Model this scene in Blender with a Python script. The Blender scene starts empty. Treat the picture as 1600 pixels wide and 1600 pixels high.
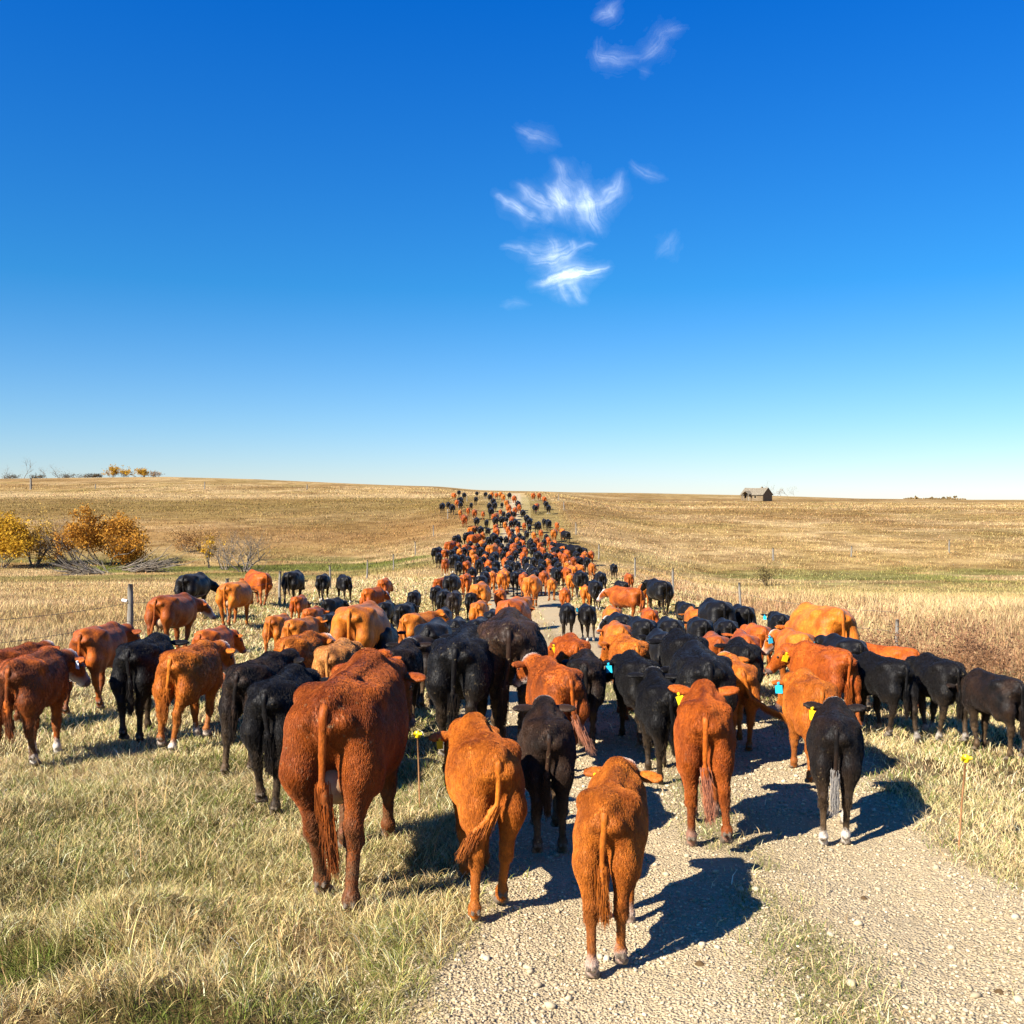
import bpy, math, numpy as np
PI = math.pi
C = bpy.context.scene
COL = C.collection
# ---------------------------------------------------------------- camera, sky, sun, exposure
CAM_H = 2.45
F_PX = 1600.0; HOR = 781.0; CX = 800.0          # photo frame 1600 x 1600
cam = bpy.data.cameras.new('camera'); cam_o = bpy.data.objects.new('camera', cam); COL.objects.link(cam_o)
cam.sensor_width = 36; cam.sensor_fit = 'HORIZONTAL'; cam.lens = 36.0*F_PX/1600
cam.clip_end = 40000; cam.clip_start = .05
cam_o.location = (0, 0, CAM_H)
cam_o.rotation_euler = (PI/2-math.atan((800-HOR)/F_PX), 0, 0)
C.camera = cam_o
SUN_EL = math.radians(38); SUN_AZ = math.radians(50)      # shadows run to the right and away
w = bpy.data.worlds.new('World'); C.world = w; w.use_nodes = True
nt = w.node_tree; nt.nodes.clear()
sky = nt.nodes.new('ShaderNodeTexSky'); sky.sky_type = 'NISHITA'; sky.sun_disc = False
sky.sun_elevation = SUN_EL; sky.sun_rotation = PI+SUN_AZ
sky.altitude = 600; sky.air_density = 1.0; sky.dust_density = .15; sky.ozone_density = 1.5
# clear autumn air: deep blue overhead, paler towards the horizon
tcw = nt.nodes.new('ShaderNodeTexCoord'); sxyz = nt.nodes.new('ShaderNodeSeparateXYZ'); nt.links.new(tcw.outputs['Generated'], sxyz.inputs[0])
rmp = nt.nodes.new('ShaderNodeValToRGB'); nt.links.new(sxyz.outputs[2], rmp.inputs[0])
for i, (p_, c_) in enumerate([(0., (.50, .55, .72)), (.07, (.34, .52, .72)), (.20, (.10, .46, .76)), (.46, (.006, .39, 1.))]):
    e_ = rmp.color_ramp.elements[i] if i < 2 else rmp.color_ramp.elements.new(p_)
    e_.position = p_; e_.color = (*c_, 1)
hs = nt.nodes.new('ShaderNodeMixRGB'); hs.blend_type = 'MULTIPLY'; hs.inputs[0].default_value = 1
nt.links.new(rmp.outputs[0], hs.inputs[2])
gm = nt.nodes.new('ShaderNodeGamma'); gm.inputs[1].default_value = 1.0
bg = nt.nodes.new('ShaderNodeBackground'); bg.inputs[1].default_value = .080
out = nt.nodes.new('ShaderNodeOutputWorld')
nt.links.new(sky.outputs[0], hs.inputs[1]); nt.links.new(hs.outputs[0], gm.inputs[0]); nt.links.new(gm.outputs[0], bg.inputs[0]); nt.links.new(bg.outputs[0], out.inputs[0])
sun = bpy.data.lights.new('sun', 'SUN'); sun_o = bpy.data.objects.new('sun', sun); COL.objects.link(sun_o)
sun.energy = 5.0; sun.angle = math.radians(.5); sun.color = (1, .93, .82)
sun_o.rotation_euler = (PI/2-SUN_EL, 0, -SUN_AZ)
C.view_settings.view_transform = 'Standard'; C.view_settings.look = 'None'
C.view_settings.exposure = 1.3; C.view_settings.gamma = 1
C.cycles.max_bounces = 6; C.cycles.diffuse_bounces = 2; C.cycles.glossy_bounces = 2; C.cycles.transparent_max_bounces = 16

# ---------------------------------------------------------------- helpers
RS = np.random.RandomState(7)
def _hash(ix, iy, seed):
    h = (ix.astype(np.int64)*374761393+iy.astype(np.int64)*668265263+seed*974634777) & 0x7fffffff
    h = (h ^ (h >> 13))*1274126177 & 0x7fffffff
    return ((h ^ (h >> 16)) & 0xffff)/65535.0
def vnoise(x, y, seed=0):
    x = np.asarray(x, float); y = np.asarray(y, float)
    ix = np.floor(x); iy = np.floor(y); fx = x-ix; fy = y-iy
    fx = fx*fx*(3-2*fx); fy = fy*fy*(3-2*fy)
    a = _hash(ix, iy, seed); b = _hash(ix+1, iy, seed); c = _hash(ix, iy+1, seed); d = _hash(ix+1, iy+1, seed)
    return (a*(1-fx)+b*fx)*(1-fy)+(c*(1-fx)+d*fx)*fy
def fbm(x, y, seed=0, o=4):
    v = 0; a = .5; s = 0
    x = np.asarray(x, float); y = np.asarray(y, float)
    for i in range(o):
        x, y = x*.8-y*.6, x*.6+y*.8
        v = v+a*vnoise(x*2**i+3.7*i, y*2**i, seed+i*17); s += a; a *= .5
    return v/s
def sstep(a, b, x):
    t = np.clip((x-a)/(b-a), 0, 1); return t*t*(3-2*t)

def tag(o, label=None, cat=None, group=None, kind=None):
    if label: o['label'] = label
    if cat: o['category'] = cat
    if group: o['group'] = group
    if kind: o['kind'] = kind
    return o
def obj(name, me, mats=(), parent=None):
    o = bpy.data.objects.new(name, me); COL.objects.link(o)
    if me is not None:
        for m in (mats if isinstance(mats, (list, tuple)) else [mats]):
            if m.name not in [x.name for x in me.materials if x]: me.materials.append(m)
    if parent is not None: o.parent = parent
    return o
def empty(name, loc, rz=0):
    o = bpy.data.objects.new(name, None); COL.objects.link(o); o.location = loc; o.rotation_euler = (0, 0, rz); o.empty_display_size = .2
    return o

class G:
    """small node-graph helper"""
    def __init__(s, name):
        s.m = bpy.data.materials.new(name); s.m.use_nodes = True; s.t = s.m.node_tree
        s.t.nodes.clear(); s.out = s.n('ShaderNodeOutputMaterial')
        s.b = s.n('ShaderNodeBsdfPrincipled'); s.l(s.b.outputs[0], s.out.inputs[0])
    def n(s, t, **k):
        x = s.t.nodes.new(t)
        for a, v in k.items(): setattr(x, a, v)
        return x
    def l(s, a, b): s.t.links.new(a, b)
    def val(s, sock, v):
        if hasattr(v, 'is_output') or hasattr(v, 'node'): s.l(v, sock)
        else:
            if isinstance(v, (tuple, list)) and len(v) == 3 and sock.type == 'RGBA': v = (*v, 1)
            sock.default_value = v
    def math(s, op, a, b=0., c=None, clamp=False):
        x = s.n('ShaderNodeMath', operation=op, use_clamp=clamp); s.val(x.inputs[0], a); s.val(x.inputs[1], b)
        if c is not None: s.val(x.inputs[2], c)
        return x.outputs[0]
    def mix(s, f, a, b, mode='MIX'):
        x = s.n('ShaderNodeMixRGB', blend_type=mode); s.val(x.inputs[0], f); s.val(x.inputs[1], a); s.val(x.inputs[2], b)
        return x.outputs[0]
    def noise(s, vec, scale, detail=4, rough=.55, dist=0.):
        x = s.n('ShaderNodeTexNoise'); s.l(vec, x.inputs['Vector']); x.inputs['Scale'].default_value = scale
        x.inputs['Detail'].default_value = detail; x.inputs['Roughness'].default_value = rough; x.inputs['Distortion'].default_value = dist
        return x.outputs[0]
    def ramp(s, f, pts):
        x = s.n('ShaderNodeValToRGB'); s.l(f, x.inputs[0]); e = x.color_ramp.elements
        while len(e) < len(pts): e.new(.5)
        for i, (p, c) in enumerate(pts):
            e[i].position = p; e[i].color = (*c, 1) if len(c) == 3 else c
        return x.outputs[0]
    def mapr(s, f, a, b, c=0., d=1.):
        x = s.n('ShaderNodeMapRange'); s.l(f, x.inputs[0])
        for i, v in enumerate((a, b, c, d)): x.inputs[i+1].default_value = v
        return x.outputs[0]
    def attr(s, name, typ='GEOMETRY'):
        return s.n('ShaderNodeAttribute', attribute_name=name, attribute_type=typ)
    def mapping(s, vec, sc):
        x = s.n('ShaderNodeMapping'); s.l(vec, x.inputs[0]); x.inputs['Scale'].default_value = sc; return x.outputs[0]
    def bump(s, h, strength, dist):
        x = s.n('ShaderNodeBump'); s.l(h, x.inputs['Height']); x.inputs['Strength'].default_value = strength; x.inputs['Distance'].default_value = dist
        s.l(x.outputs[0], s.b.inputs['Normal']); return x
    def base(s, c): s.val(s.b.inputs['Base Color'], c)
    def rough(s, r, spec=.3):
        s.val(s.b.inputs['Roughness'], r); s.b.inputs['Specular IOR Level'].default_value = spec

# ---------------------------------------------------------------- terrain
def _tab(xs, ys):
    xs = np.array(xs, float); ys = np.array(ys, float)
    u = np.linspace(0, math.log(3000/4.+1), 900)
    X = 4*(np.exp(u)-1); Y = np.interp(X, xs, ys)
    k = np.exp(-.5*(np.arange(-30, 31)/11.)**2); k /= k.sum()
    Yp = np.concatenate([np.full(30, Y[0]), Y, np.full(30, Y[-1])])
    return X, np.convolve(Yp, k, 'valid')
T_ROAD = _tab([0, 8, 12, 17, 22, 28, 35, 45, 56, 66, 80, 100, 118, 130, 150, 180, 230, 300, 480, 3000],
              [0, -.02, -.12, -.5, -.95, -1.3, -1.62, -1.9, -2.15, -2.4, -2.55, -2.1, -1.05, -.2, 1.0, 2.1, 3.3, 4.2, 5.5, 5.5])
T_LEFT = _tab([0, 10, 15, 25, 40, 55, 70, 85, 100, 120, 150, 220, 400, 480, 3000],
              [0, -.05, -.2, -.75, -1.3, -2.0, -3.3, -3.7, -3.3, -1.9, .1, 2.2, 8.0, 11.4, 11.4])
T_RIGHT = _tab([0, 12, 18, 25, 40, 52, 62, 80, 95, 130, 200, 300, 360, 480, 3000],
               [0, 0, -.05, -.4, -1.4, -2.4, -3.3, -3.9, -3.5, -1.5, .7, 1.0, .9, .6, .6])
ANG = np.array([-.8, -.5, -.34, -.25, -.125, -.05, 0, .06, .125, .25, .34, .45, .8])
EPX = np.array([26., 30, 33.5, 29.5, 19.5, 15, 13, 11.5, 10.5, 6.5, 2., .2, 0])
def terrain(X, Y, micro=True):
    X = np.asarray(X, float); Y = np.asarray(Y, float)
    D = np.hypot(X*.35, Y); Dp = np.where(Y > 0, D, 0)
    zr = np.interp(Dp, *T_ROAD); zl = np.interp(Dp, *T_LEFT); zg = np.interp(Dp, *T_RIGHT)
    wob = (fbm(Y/23., X*0, 5, 2)-.5)*2
    wl = sstep(4.2+wob+Dp*.012, 10.5+wob*2+Dp*.05, -X-.4); wr = sstep(4.6+Dp*.01, 12+wob*2+Dp*.06, X-1)
    z = zr+(zl-zr)*wl+(zg-zr)*wr
    a = X/np.maximum(Y, 1.)
    e = np.interp(a, ANG, EPX)
    zc = CAM_H+e/1600*480+(X*0)
    R = np.hypot(X, Y)
    m = sstep(260, 480, Dp)
    z = z*(1-m)+zc*m
    far = sstep(480, 900, Dp)
    z = z*(1-far)+np.minimum(z, 3.0)*far-0*far
    # distant low rises on the horizon
    hill = (fbm(a*9+3, a*0+.5, 44, 3)-.45)*30*sstep(2500, 6000, Dp)*(1-sstep(.1, .3, np.abs(a-.05)))
    z = z+np.maximum(hill, 0)
    # gentle undulation
    z = z+(fbm(X/31., Y/31., 9, 3)-.5)*.5*sstep(30, 90, R)*np.maximum(wl, wr)*(1-m)
    if micro:
        g = np.maximum(sstep(.15, .9, -X-.15*vnoise(Y*1.7, X*0, 3)), sstep(3.1, 4.2, X))
        tus = (fbm(X*1.4, Y*1.4, 21, 3)-.5)
        z = z+g*tus*.16*(1-.75*sstep(8, 11, Y))*(1-sstep(30, 60, R))+.50*(fbm(X*.9+5, Y*1.3, 22, 3)-.52)*sstep(.6, 2., -X)*(1-sstep(5.8, 7.5, Y))
        rut = np.exp(-((X-.45)/.45)**2)+np.exp(-((X-2.45)/.45)**2)
        z = z-.035*rut*(1-g)*(1-sstep(40, 80, R))+(1-g)*(fbm(X*3, Y*3, 31, 3)-.5)*.03*(1-sstep(20, 40, R))
    return z

def road_c(Y):     # centre line of the gravel track
    return np.interp(Y, [0, 10, 20, 40, 80, 130, 180, 260], [1.45, 1.4, 1.15, .6, -.2, -.1, .6, 1.2])
def px_ray(px, py=None):
    return (px-CX)/F_PX
def solve_D(px, top, h, lo=3.5, hi=420.):
    """distance at which a point h above the ground shows at photo row `top`"""
    Ds = np.exp(np.linspace(math.log(lo), math.log(hi), 900))
    X = px_ray(px)*Ds
    ys = HOR+(CAM_H-terrain(X, Ds, False)-h)/Ds*F_PX
    s = ys-top
    i = np.where((s[:-1] >= 0) & (s[1:] < 0))[0]
    if len(i) == 0: return float(Ds[np.argmin(np.abs(s))])
    i = i[0]; t = s[i]/(s[i]-s[i+1])
    return float(Ds[i]*(1-t)+Ds[i+1]*t)
def at(px, D):
    X = px_ray(px)*D
    return np.array([X, D, float(terrain(X, D))])

# natural ground cover colour (linear albedo), the same for the soil sheet and the blades on it
STRAW = np.array([.47, .325, .135]); PALE = np.array([.56, .41, .21]); BROWN = np.array([.19, .105, .038]); GREEN = np.array([.115, .145, .028]); OLIVE = np.array([.235, .180, .055])
RUST = np.array([.24, .120, .062])
def lerp(a, b, t): return a+(b-a)*np.asarray(t)[..., None]
def cover(X, Y):
    X = np.asarray(X, float); Y = np.asarray(Y, float)
    R = np.hypot(X, Y)
    a = X/np.maximum(Y, 1)
    n1 = fbm(X/9., Y/9., 61, 4); n2 = fbm(X/2.3, Y/2.3, 62, 3); n3 = fbm(X/34., Y/30., 63, 4)
    c = lerp(np.broadcast_to(STRAW, X.shape+(3,)), PALE, sstep(.42, .62, n1)*.8)
    c = lerp(c, OLIVE, sstep(.5, .68, fbm(X/13., Y/13., 64, 4))*.5*sstep(20, 70, R))
    c = lerp(c, BROWN, sstep(.52, .72, n2)*.45)
    c = lerp(c, BROWN*1.35, sstep(.48, .66, n3)*.5*sstep(60, 130, Y))
    left = sstep(3, 9, -X)
    # hillside beyond the coulee on the left: darker olive-brown, two pale bands
    hb = left*sstep(125, 170, Y)*(1-sstep(215, 250, Y-X*.1))
    c = lerp(c, np.array([.245, .165, .052]), hb*.8)
    b1 = np.exp(-(((Y-262-6*np.sin(X/37.))/16)**2)); b2 = np.exp(-(((Y-395+X*.1)/14)**2))
    c = lerp(c, PALE*1.02, np.clip(b1+b2, 0, 1)*left*.75)
    # coulee floor, greener
    cl = left*np.exp(-(((Y-88)/13.)**2))
    c = lerp(c, GREEN*1.1, cl*sstep(.38, .50, fbm(X/12., Y/6., 65, 3))*.9)
    c = lerp(c, np.array([.28, .150, .05]), left*np.exp(-(((Y-122)/22.)**2))*.6)
    # bright dry meadow in front of the coulee
    c = lerp(c, PALE*1.08, left*np.exp(-(((Y-58)/9.)**2))*.7)
    right = sstep(9, 15, X)
    sw = right*np.exp(-(((Y-78-(X-25)*.12)/13.)**2))
    c = lerp(c, GREEN*1.35, sw*sstep(.46, .60, fbm(X/9., Y/4., 66, 4)-.08+.17*np.exp(-((X-24)/9.)**2))*.7)
    c = lerp(c, np.array([.40, .33, .13]), right*np.exp(-(((Y-60)/14.)**2))*.6)
    # rusty weeds in the verge
    vr = sstep(5.5, 7.5, X)*(1-sstep(9.5, 14, X))*(1-sstep(50, 80, Y))
    c = lerp(c, RUST*1.35, vr*sstep(.42, .6, fbm(X/2.2, Y/3.5, 67, 3))*.65)
    # trampled verge: greener short grass near the herd
    tr = (1-sstep(4, 7, np.abs(X-1.2)))*sstep(60, 110, Y)*(1-sstep(200, 260, Y))
    c = lerp(c, np.array([.29, .235, .09]), tr*.7)
    near = (1-sstep(14, 24, R))
    c = lerp(c, np.array([.33, .29, .085]), near*sstep(.5, .68, fbm(X/1.1, Y/1.1, 68, 3))*.4)
    return c
# ---------------------------------------------------------------- cattle: implicit body -> mesh
def surface_nets(F, org, h):
    """naive surface nets on a scalar field; returns verts, quads"""
    nx, ny, nz = F.shape
    ins = F < 0
    c = np.zeros((nx-1, ny-1, nz-1), np.int8)
    for i in (0, 1):
        for j in (0, 1):
            for k in (0, 1):
                c += ins[i:nx-1+i, j:ny-1+j, k:nz-1+k]
    act = (c > 0) & (c < 8)
    ids = -np.ones(act.shape, np.int64)
    I = np.argwhere(act)
    ids[act] = np.arange(len(I))
    P = np.zeros((len(I), 3)); W = np.zeros(len(I))
    corners = [(i, j, k) for i in (0, 1) for j in (0, 1) for k in (0, 1)]
    for a in corners:
        for ax in range(3):
            if a[ax]: continue
            b = list(a); b[ax] = 1
            fa = F[I[:, 0]+a[0], I[:, 1]+a[1], I[:, 2]+a[2]]
            fb = F[I[:, 0]+b[0], I[:, 1]+b[1], I[:, 2]+b[2]]
            m = (fa < 0) != (fb < 0)
            t = np.where(m, fa/np.where(m, fa-fb, 1), 0)
            p = np.array(a, float)[None, :] + t[:, None]*(np.array(b, float)-np.array(a, float))[None, :]
            P += p*m[:, None]; W += m
    V = (I + P/np.maximum(W, 1)[:, None])*h + org
    Q = []
    for ax in range(3):
        sl0 = [slice(1, -1)]*3; sl0[ax] = slice(0, -1)
        sl1 = [slice(1, -1)]*3; sl1[ax] = slice(1, None)
        A = ins[tuple(sl0)]; B = ins[tuple(sl1)]
        for flip, M in ((0, A & ~B), (1, B & ~A)):
            E = np.argwhere(M)
            off = np.ones(3, int); off[ax] = 0
            E = E + off
            u, v = (ax+1) % 3, (ax+2) % 3
            def g(du, dv):
                e = E.copy(); e[:, u] -= du; e[:, v] -= dv
                return ids[e[:, 0], e[:, 1], e[:, 2]]
            q = np.stack([g(1, 1), g(0, 1), g(0, 0), g(1, 0)], 1)
            if flip: q = q[:, ::-1]
            Q.append(q)
    return V, np.concatenate(Q)

def mesh_np(name, V, Q, smooth=True):
    me = bpy.data.meshes.new(name)
    V = np.asarray(V, np.float32); Q = np.asarray(Q, np.int32)
    n = Q.shape[1]
    me.vertices.add(len(V)); me.vertices.foreach_set('co', V.ravel())
    me.loops.add(Q.size); me.loops.foreach_set('vertex_index', Q.ravel())
    me.polygons.add(len(Q)); me.polygons.foreach_set('loop_start', np.arange(0, Q.size, n, dtype=np.int32))
    me.update(calc_edges=True)
    if smooth: me.polygons.foreach_set('use_smooth', np.ones(len(Q), bool))
    return me

def add_attr(me, name, A, dom='POINT'):
    A = np.asarray(A, np.float32)
    if A.ndim == 1:
        a = me.attributes.new(name, 'FLOAT', dom); a.data.foreach_set('value', A)
    else:
        if A.shape[1] == 3: A = np.concatenate([A, np.ones((len(A), 1), np.float32)], 1)
        a = me.attributes.new(name, 'FLOAT_COLOR', dom); a.data.foreach_set('color', A.ravel())

TRY = np.array([-.93, -.88, -.80, -.7, -.5, -.3, 0, .3, .5, .65, .8, .92])
TTOP = np.array([1.19, 1.27, 1.325, 1.345, 1.365, 1.35, 1.335, 1.345, 1.375, 1.37, 1.27, 1.05])
TBOT = np.array([1.12, 1.06, .98, .88, .74, .65, .59, .61, .66, .72, .80, .95])
THX = np.array([.05, .11, .175, .235, .285, .355, .40, .37, .30, .255, .19, .06])
def _smooth_table(x, y, n=121):
    xx = np.linspace(x[0], x[-1], n); yy = np.interp(xx, x, y)
    k = np.exp(-.5*(np.arange(-9, 10)/3.6)**2); k /= k.sum()
    yp = np.concatenate([2*yy[0]-yy[9:0:-1], yy, 2*yy[-1]-yy[-2:-11:-1]])
    return xx, np.convolve(yp, k, 'valid')
TR_, TTOP = _smooth_table(TRY, TTOP); _, TBOT = _smooth_table(TRY, TBOT); _, THX = _smooth_table(TRY, THX); TRY = TR_

def cow_prims(p):
    """p: pose dict. returns list of primitives; each ('cap',a,b,ra,rb,sx,k,tag) / ('ell',c,radii,R,k,tag)"""
    calf = p.get('calf', 0)
    fx = 1-.22*calf; fr = 1.08-.14*calf; fy = .88-.16*calf
    L = []
    def C(a, b, ra, rb, sx=1., k=.05, tag=0, m=False):
        for s in ((1, -1) if m else (1,)):
            A = np.array(a, float)*[s, 1, 1]; B = np.array(b, float)*[s, 1, 1]
            L.append(('cap', A, B, ra, rb, sx, k, tag))
    def E(c, r, k=.05, tag=0, m=False, R=None):
        for s in ((1, -1) if m else (1,)):
            c2 = np.array(c, float)*[s, 1, 1]
            R2 = None
            if R is not None:
                R2 = R.copy()
                if s < 0: R2 = R*np.array([-1, 1, 1])[None, :]
            L.append(('ell', c2, np.array(r, float), R2, k, tag))
    X = lambda x: x*fx
    Y = lambda y: y*fy
    # rump
    C((0, Y(-.25), 1.335), (0, Y(-.86), 1.29), .035, .04, k=.09)
    C((0, Y(-.3), 1.325), (0, Y(.6), 1.355), .03, .05, k=.08)
    E((X(.222), Y(-.42), 1.265), (.055, .09, .05), k=.15, m=True)
    E((X(.115), Y(-.865), 1.19), (.040, .05, .045), k=.08, m=True)
    # legs
    for s, nm in ((-1, 'L'), (1, 'R')):
        dy = p.get('h'+nm, 0); li = p.get('hl'+nm, 0); ox = p.get('hx'+nm, 0)
        x0 = X(.165); sx = s
        kz = .52 + li*.6; ky = -.74 + .45*dy - li*.15
        fyy = -.72+dy-.12*li; fz = .145+li
        ky *= fy; fyy = fyy*fy
        hip = (sx*X(.150), Y(-.62), 1.08); mid = (sx*X(.180), Y(-.70), .86)
        hock = (sx*(X(.15)+ox*.6), ky, kz); fet = (sx*(X(.14)+ox), fyy, fz)
        L.append(('cap', np.array(hip), np.array(mid), .190*fr*(1-.1*calf), .150*fr*(1-.1*calf), .74*(1-.08*calf), .05, 0))
        L.append(('cap', np.array((sx*X(.20), Y(-.42), .98)), np.array((sx*X(.205), Y(-.50)+.15*dy, .78)), .15, .12, .75, .09, 0))
        L.append(('cap', np.array(mid), np.array(hock)+[0, 0, .05], .140*fr, .056*fr, .80, .05, 0))
        L.append(('cap', np.array(hock)+[0, -.035, .045], np.array(hock)+[0, 0, -.06], .043*fr, .050*fr, 1, .04, 0))
        L.append(('cap', np.array(hock)+[0, -.02, .04], np.array((sx*X(.18), Y(-.79)+.2*dy, .80)), .026, .05, .8, .05, 0))
        L.append(('cap', np.array(hock)+[0, .005, -.03], np.array(fet), .046*fr, .039*fr, .85, .03, 1))
        L.append(('cap', np.array(fet), np.array(fet)+[0, 0, 0], .050*fr, .050*fr, 1, .02, 1))
        tl = li*1.2
        pst = np.array(fet)+[0, .035-.05*tl, -.07]
        L.append(('cap', np.array(fet), pst, .042, .044, 1, .02, 1))
        for c in (-1, 1):
            a = pst+[c*.024, .0, -.015]; b = pst+[c*.027, .06-.10*tl, -.035-.03*tl]
            L.append(('cap', a, b, .036, .030, 1, .008, 2))
            L.append(('cap', np.array(fet)+[c*.022, -.045, -.02], np.array(fet)+[c*.024, -.055, -.035], .014, .012, 1, .01, 2))
        # front
        dy = p.get('f'+nm, 0); li = p.get('fl'+nm, 0)
        knee = (sx*X(.145), Y(.56+.5*dy)+li*.35, .43+li*.5)
        fet = (sx*X(.14), Y(.54+dy)-li*.1, .14+li)
        L.append(('cap', np.array((sx*X(.17), Y(.52), 1.15)), np.array((sx*X(.20), Y(.62), .86)), .13, .12, .75, .08, 0))
        L.append(('cap', np.array((sx*X(.18), Y(.52), .84)), np.array(knee)+[0, 0, .05], .105*fr, .055*fr, .85, .06, 0))
        L.append(('cap', np.array(knee)+[0, 0, .04], np.array(knee)+[0, 0, -.04], .053*fr, .050*fr, 1, .03, 0))
        L.append(('cap', np.array(knee)+[0, 0, -.03], np.array(fet), .043*fr, .036*fr, .9, .03, 1))
        L.append(('cap', np.array(fet), np.array(fet), .047*fr, .047*fr, 1, .02, 1))
        pst = np.array(fet)+[0, .03, -.065]
        L.append(('cap', np.array(fet), pst, .040, .045, 1, .02, 1))
        for c in (-1, 1):
            a = pst+[c*.024, .0, -.015]; b = pst+[c*.027, .055, -.033]
            L.append(('cap', a, b, .036, .030, 1, .008, 2))
    E((0, Y(.76), .80), (.11, .17, .15), k=.1)
    # neck and head
    hz = p.get('headz', 1.22); hy = p.get('heady', 1.12)*fy; yaw = p.get('yaw', 0.)
    N0 = np.array((0, Y(.62), 1.13))
    P = np.array((math.sin(yaw)*(hy-.62), .62*fy+(hy-.62*fy)*math.cos(yaw*.8), hz))
    C(N0, P*[1, 1, 1]+[0, -.03, -.06], .215*(1-.2*calf), .135*(1-.1*calf), .68, k=.12)
    C((0, Y(.6), 1.32), P+[0, -.05, .0], .08, .08, 1, k=.08)
    hs = 1+.10*calf
    pit = p.get('pitch', .9)   # radians below the horizontal
    hyw = yaw*1.5+p.get('hyaw', 0)
    d = np.array((math.sin(hyw)*math.cos(pit), math.cos(hyw)*math.cos(pit), -math.sin(pit)))
    r = np.array((math.cos(hyw), -math.sin(hyw), 0.)); u = np.cross(r, d)
    HL = .46*hs*(1-.12*calf)
    for a, b, ra, rb, sx in ((P, P+d*HL*.45, .115*hs, .10*hs, 1), (P+d*HL*.45, P+d*HL*.88, .095*hs, .07*hs, 1),
                             (P-u*.05+d*.08, P+d*HL*.6-u*.05, .10*hs, .06*hs, 1)):
        L.append(('cap', a, b, ra, rb, sx, .04, 3))
    for s in (-1, 1):
        L.append(('cap', P+r*s*.075*hs+d*.10*hs+u*.02, P+r*s*.07*hs+d*.15*hs+u*.02, .045*hs, .04*hs, 1, .04, 3))
        L.append(('cap', P+d*HL*.93, P+d*HL*.97+r*s*.032, .058*hs, .05*hs, 1, .03, 4))
        # ears: flat leaf, out to the side, tipped a little back and down
        ed = r*s*.90 - d*.25*0 + u*(p.get('ear', -.02)) - np.array((0, .25, .0))
        ed /= np.linalg.norm(ed)
        up = u - ed*np.dot(u, ed); up /= np.linalg.norm(up)
        th = np.cross(ed, up)
        ec = P + r*s*.10*hs + ed*.115*hs + u*.015 + d*.02
        L.append(('ell', ec, np.array((.125, .058, .021))*hs, np.stack([ed, up, th]), .02, 5))
    eyes = [(P+r*s*.108*hs+d*.135*hs+u*.025, .022*hs) for s in (-1, 1)]
    ears = [P + r*s*.10*hs + (r*s*.9-np.array((0, .25, 0)))*.14*hs for s in (-1, 1)]
    info = dict(poll=P, d=d, r=r, u=u, eyes=eyes, ears=ears, hs=hs)
    return L, info

def trunk_field(Xg, Yg, Zg, p):
    calf = p.get('calf', 0); fat = p.get('fat', 1.)*(1-.24*calf); fy = .88-.16*calf
    y = Yg/fy
    ttop = np.interp(y, TRY, TTOP); tbot = np.interp(y, TRY, TBOT) + .10*calf*np.exp(-((y-.1)/.8)**2); hx = np.interp(y, TRY, THX)*(fat+(1-.2*calf-fat)*np.clip((np.abs(y)-.3)/.5, 0, 1)*(1 if fat > .9 else 0))
    zc = (ttop+tbot)/2; hz = (ttop-tbot)/2
    t = (Zg-zc)/hz
    hx = hx*(1-.17*np.clip(t, 0, 1)**1.5+.04*np.clip(-t, 0, 1))
    n = 2.25
    g = (np.abs(Xg/hx)**n+np.abs(t)**n)**(1/n)
    f = (g-1)*np.minimum(hx, hz)*.9
    f = f + .006*np.sin(Yg*9+Zg*5)*np.cos(Zg*7+Xg*6)
    e = np.maximum(-.94-y, y-.93)
    return np.maximum(f, e)

def smin(a, b, k):
    h = np.clip(.5+.5*(b-a)/k, 0, 1)
    return b+(a-b)*h-k*h*(1-h)

def build_cow_body(p, h=.02, seed=0):
    L, info = cow_prims(p)
    lo = np.array([-.62, -1.2, -.06]); hi = np.array([.62, 1.85, 1.62])
    hx = max(abs(info['poll'][0])+.42, .55); lo[0] = -hx; hi[0] = hx
    n = np.ceil((hi-lo)/h).astype(int)
    ax = [(lo[i]+np.arange(n[i])*h).astype(np.float32) for i in range(3)]
    F = np.full(n, 9., np.float32)
    j0, j1 = np.searchsorted(ax[1], [-1.0, 1.0])
    Xg, Yg, Zg = np.meshgrid(ax[0], ax[1][j0:j1], ax[2], indexing='ij')
    F[:, j0:j1] = trunk_field(Xg, Yg, Zg, p)
    for q in L:
        k = q[-2]
        if q[0] == 'cap':
            _, a, b, ra, rb, sx, k, tag = q
            r = max(ra, rb); mn = np.minimum(a, b)-r-k-h; mx = np.maximum(a, b)+r+k+h
        else:
            _, c, rr, R, k, tag = q
            r = rr.max(); mn = c-r-k-h; mx = c+r+k+h
        s = [slice(*np.clip(np.searchsorted(ax[i], [mn[i], mx[i]]), 0, n[i])) for i in range(3)]
        X_, Y_, Z_ = np.meshgrid(ax[0][s[0]], ax[1][s[1]], ax[2][s[2]], indexing='ij')
        d = prim_dist(q, X_, Y_, Z_)
        F[s[0], s[1], s[2]] = smin(F[s[0], s[1], s[2]], d, k)
    # floor cut: flat soles
    F = np.maximum(F, (0.002-ax[2])[None, None, :])
    # muscle / hide irregularity
    V, Q = surface_nets(F, lo, h)
    # tags
    best = np.full(len(V), 9.); tg = np.zeros(len(V))
    best = np.minimum(best, np.abs(trunk_field(V[:, 0], V[:, 1], V[:, 2], p)))+.004
    for q in L:
        d = prim_dist(q, V[:, 0], V[:, 1], V[:, 2])
        m = d < best
        best[m] = d[m]; tg[m] = q[-1]
    info['tag'] = tg
    return V, Q, info

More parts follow.
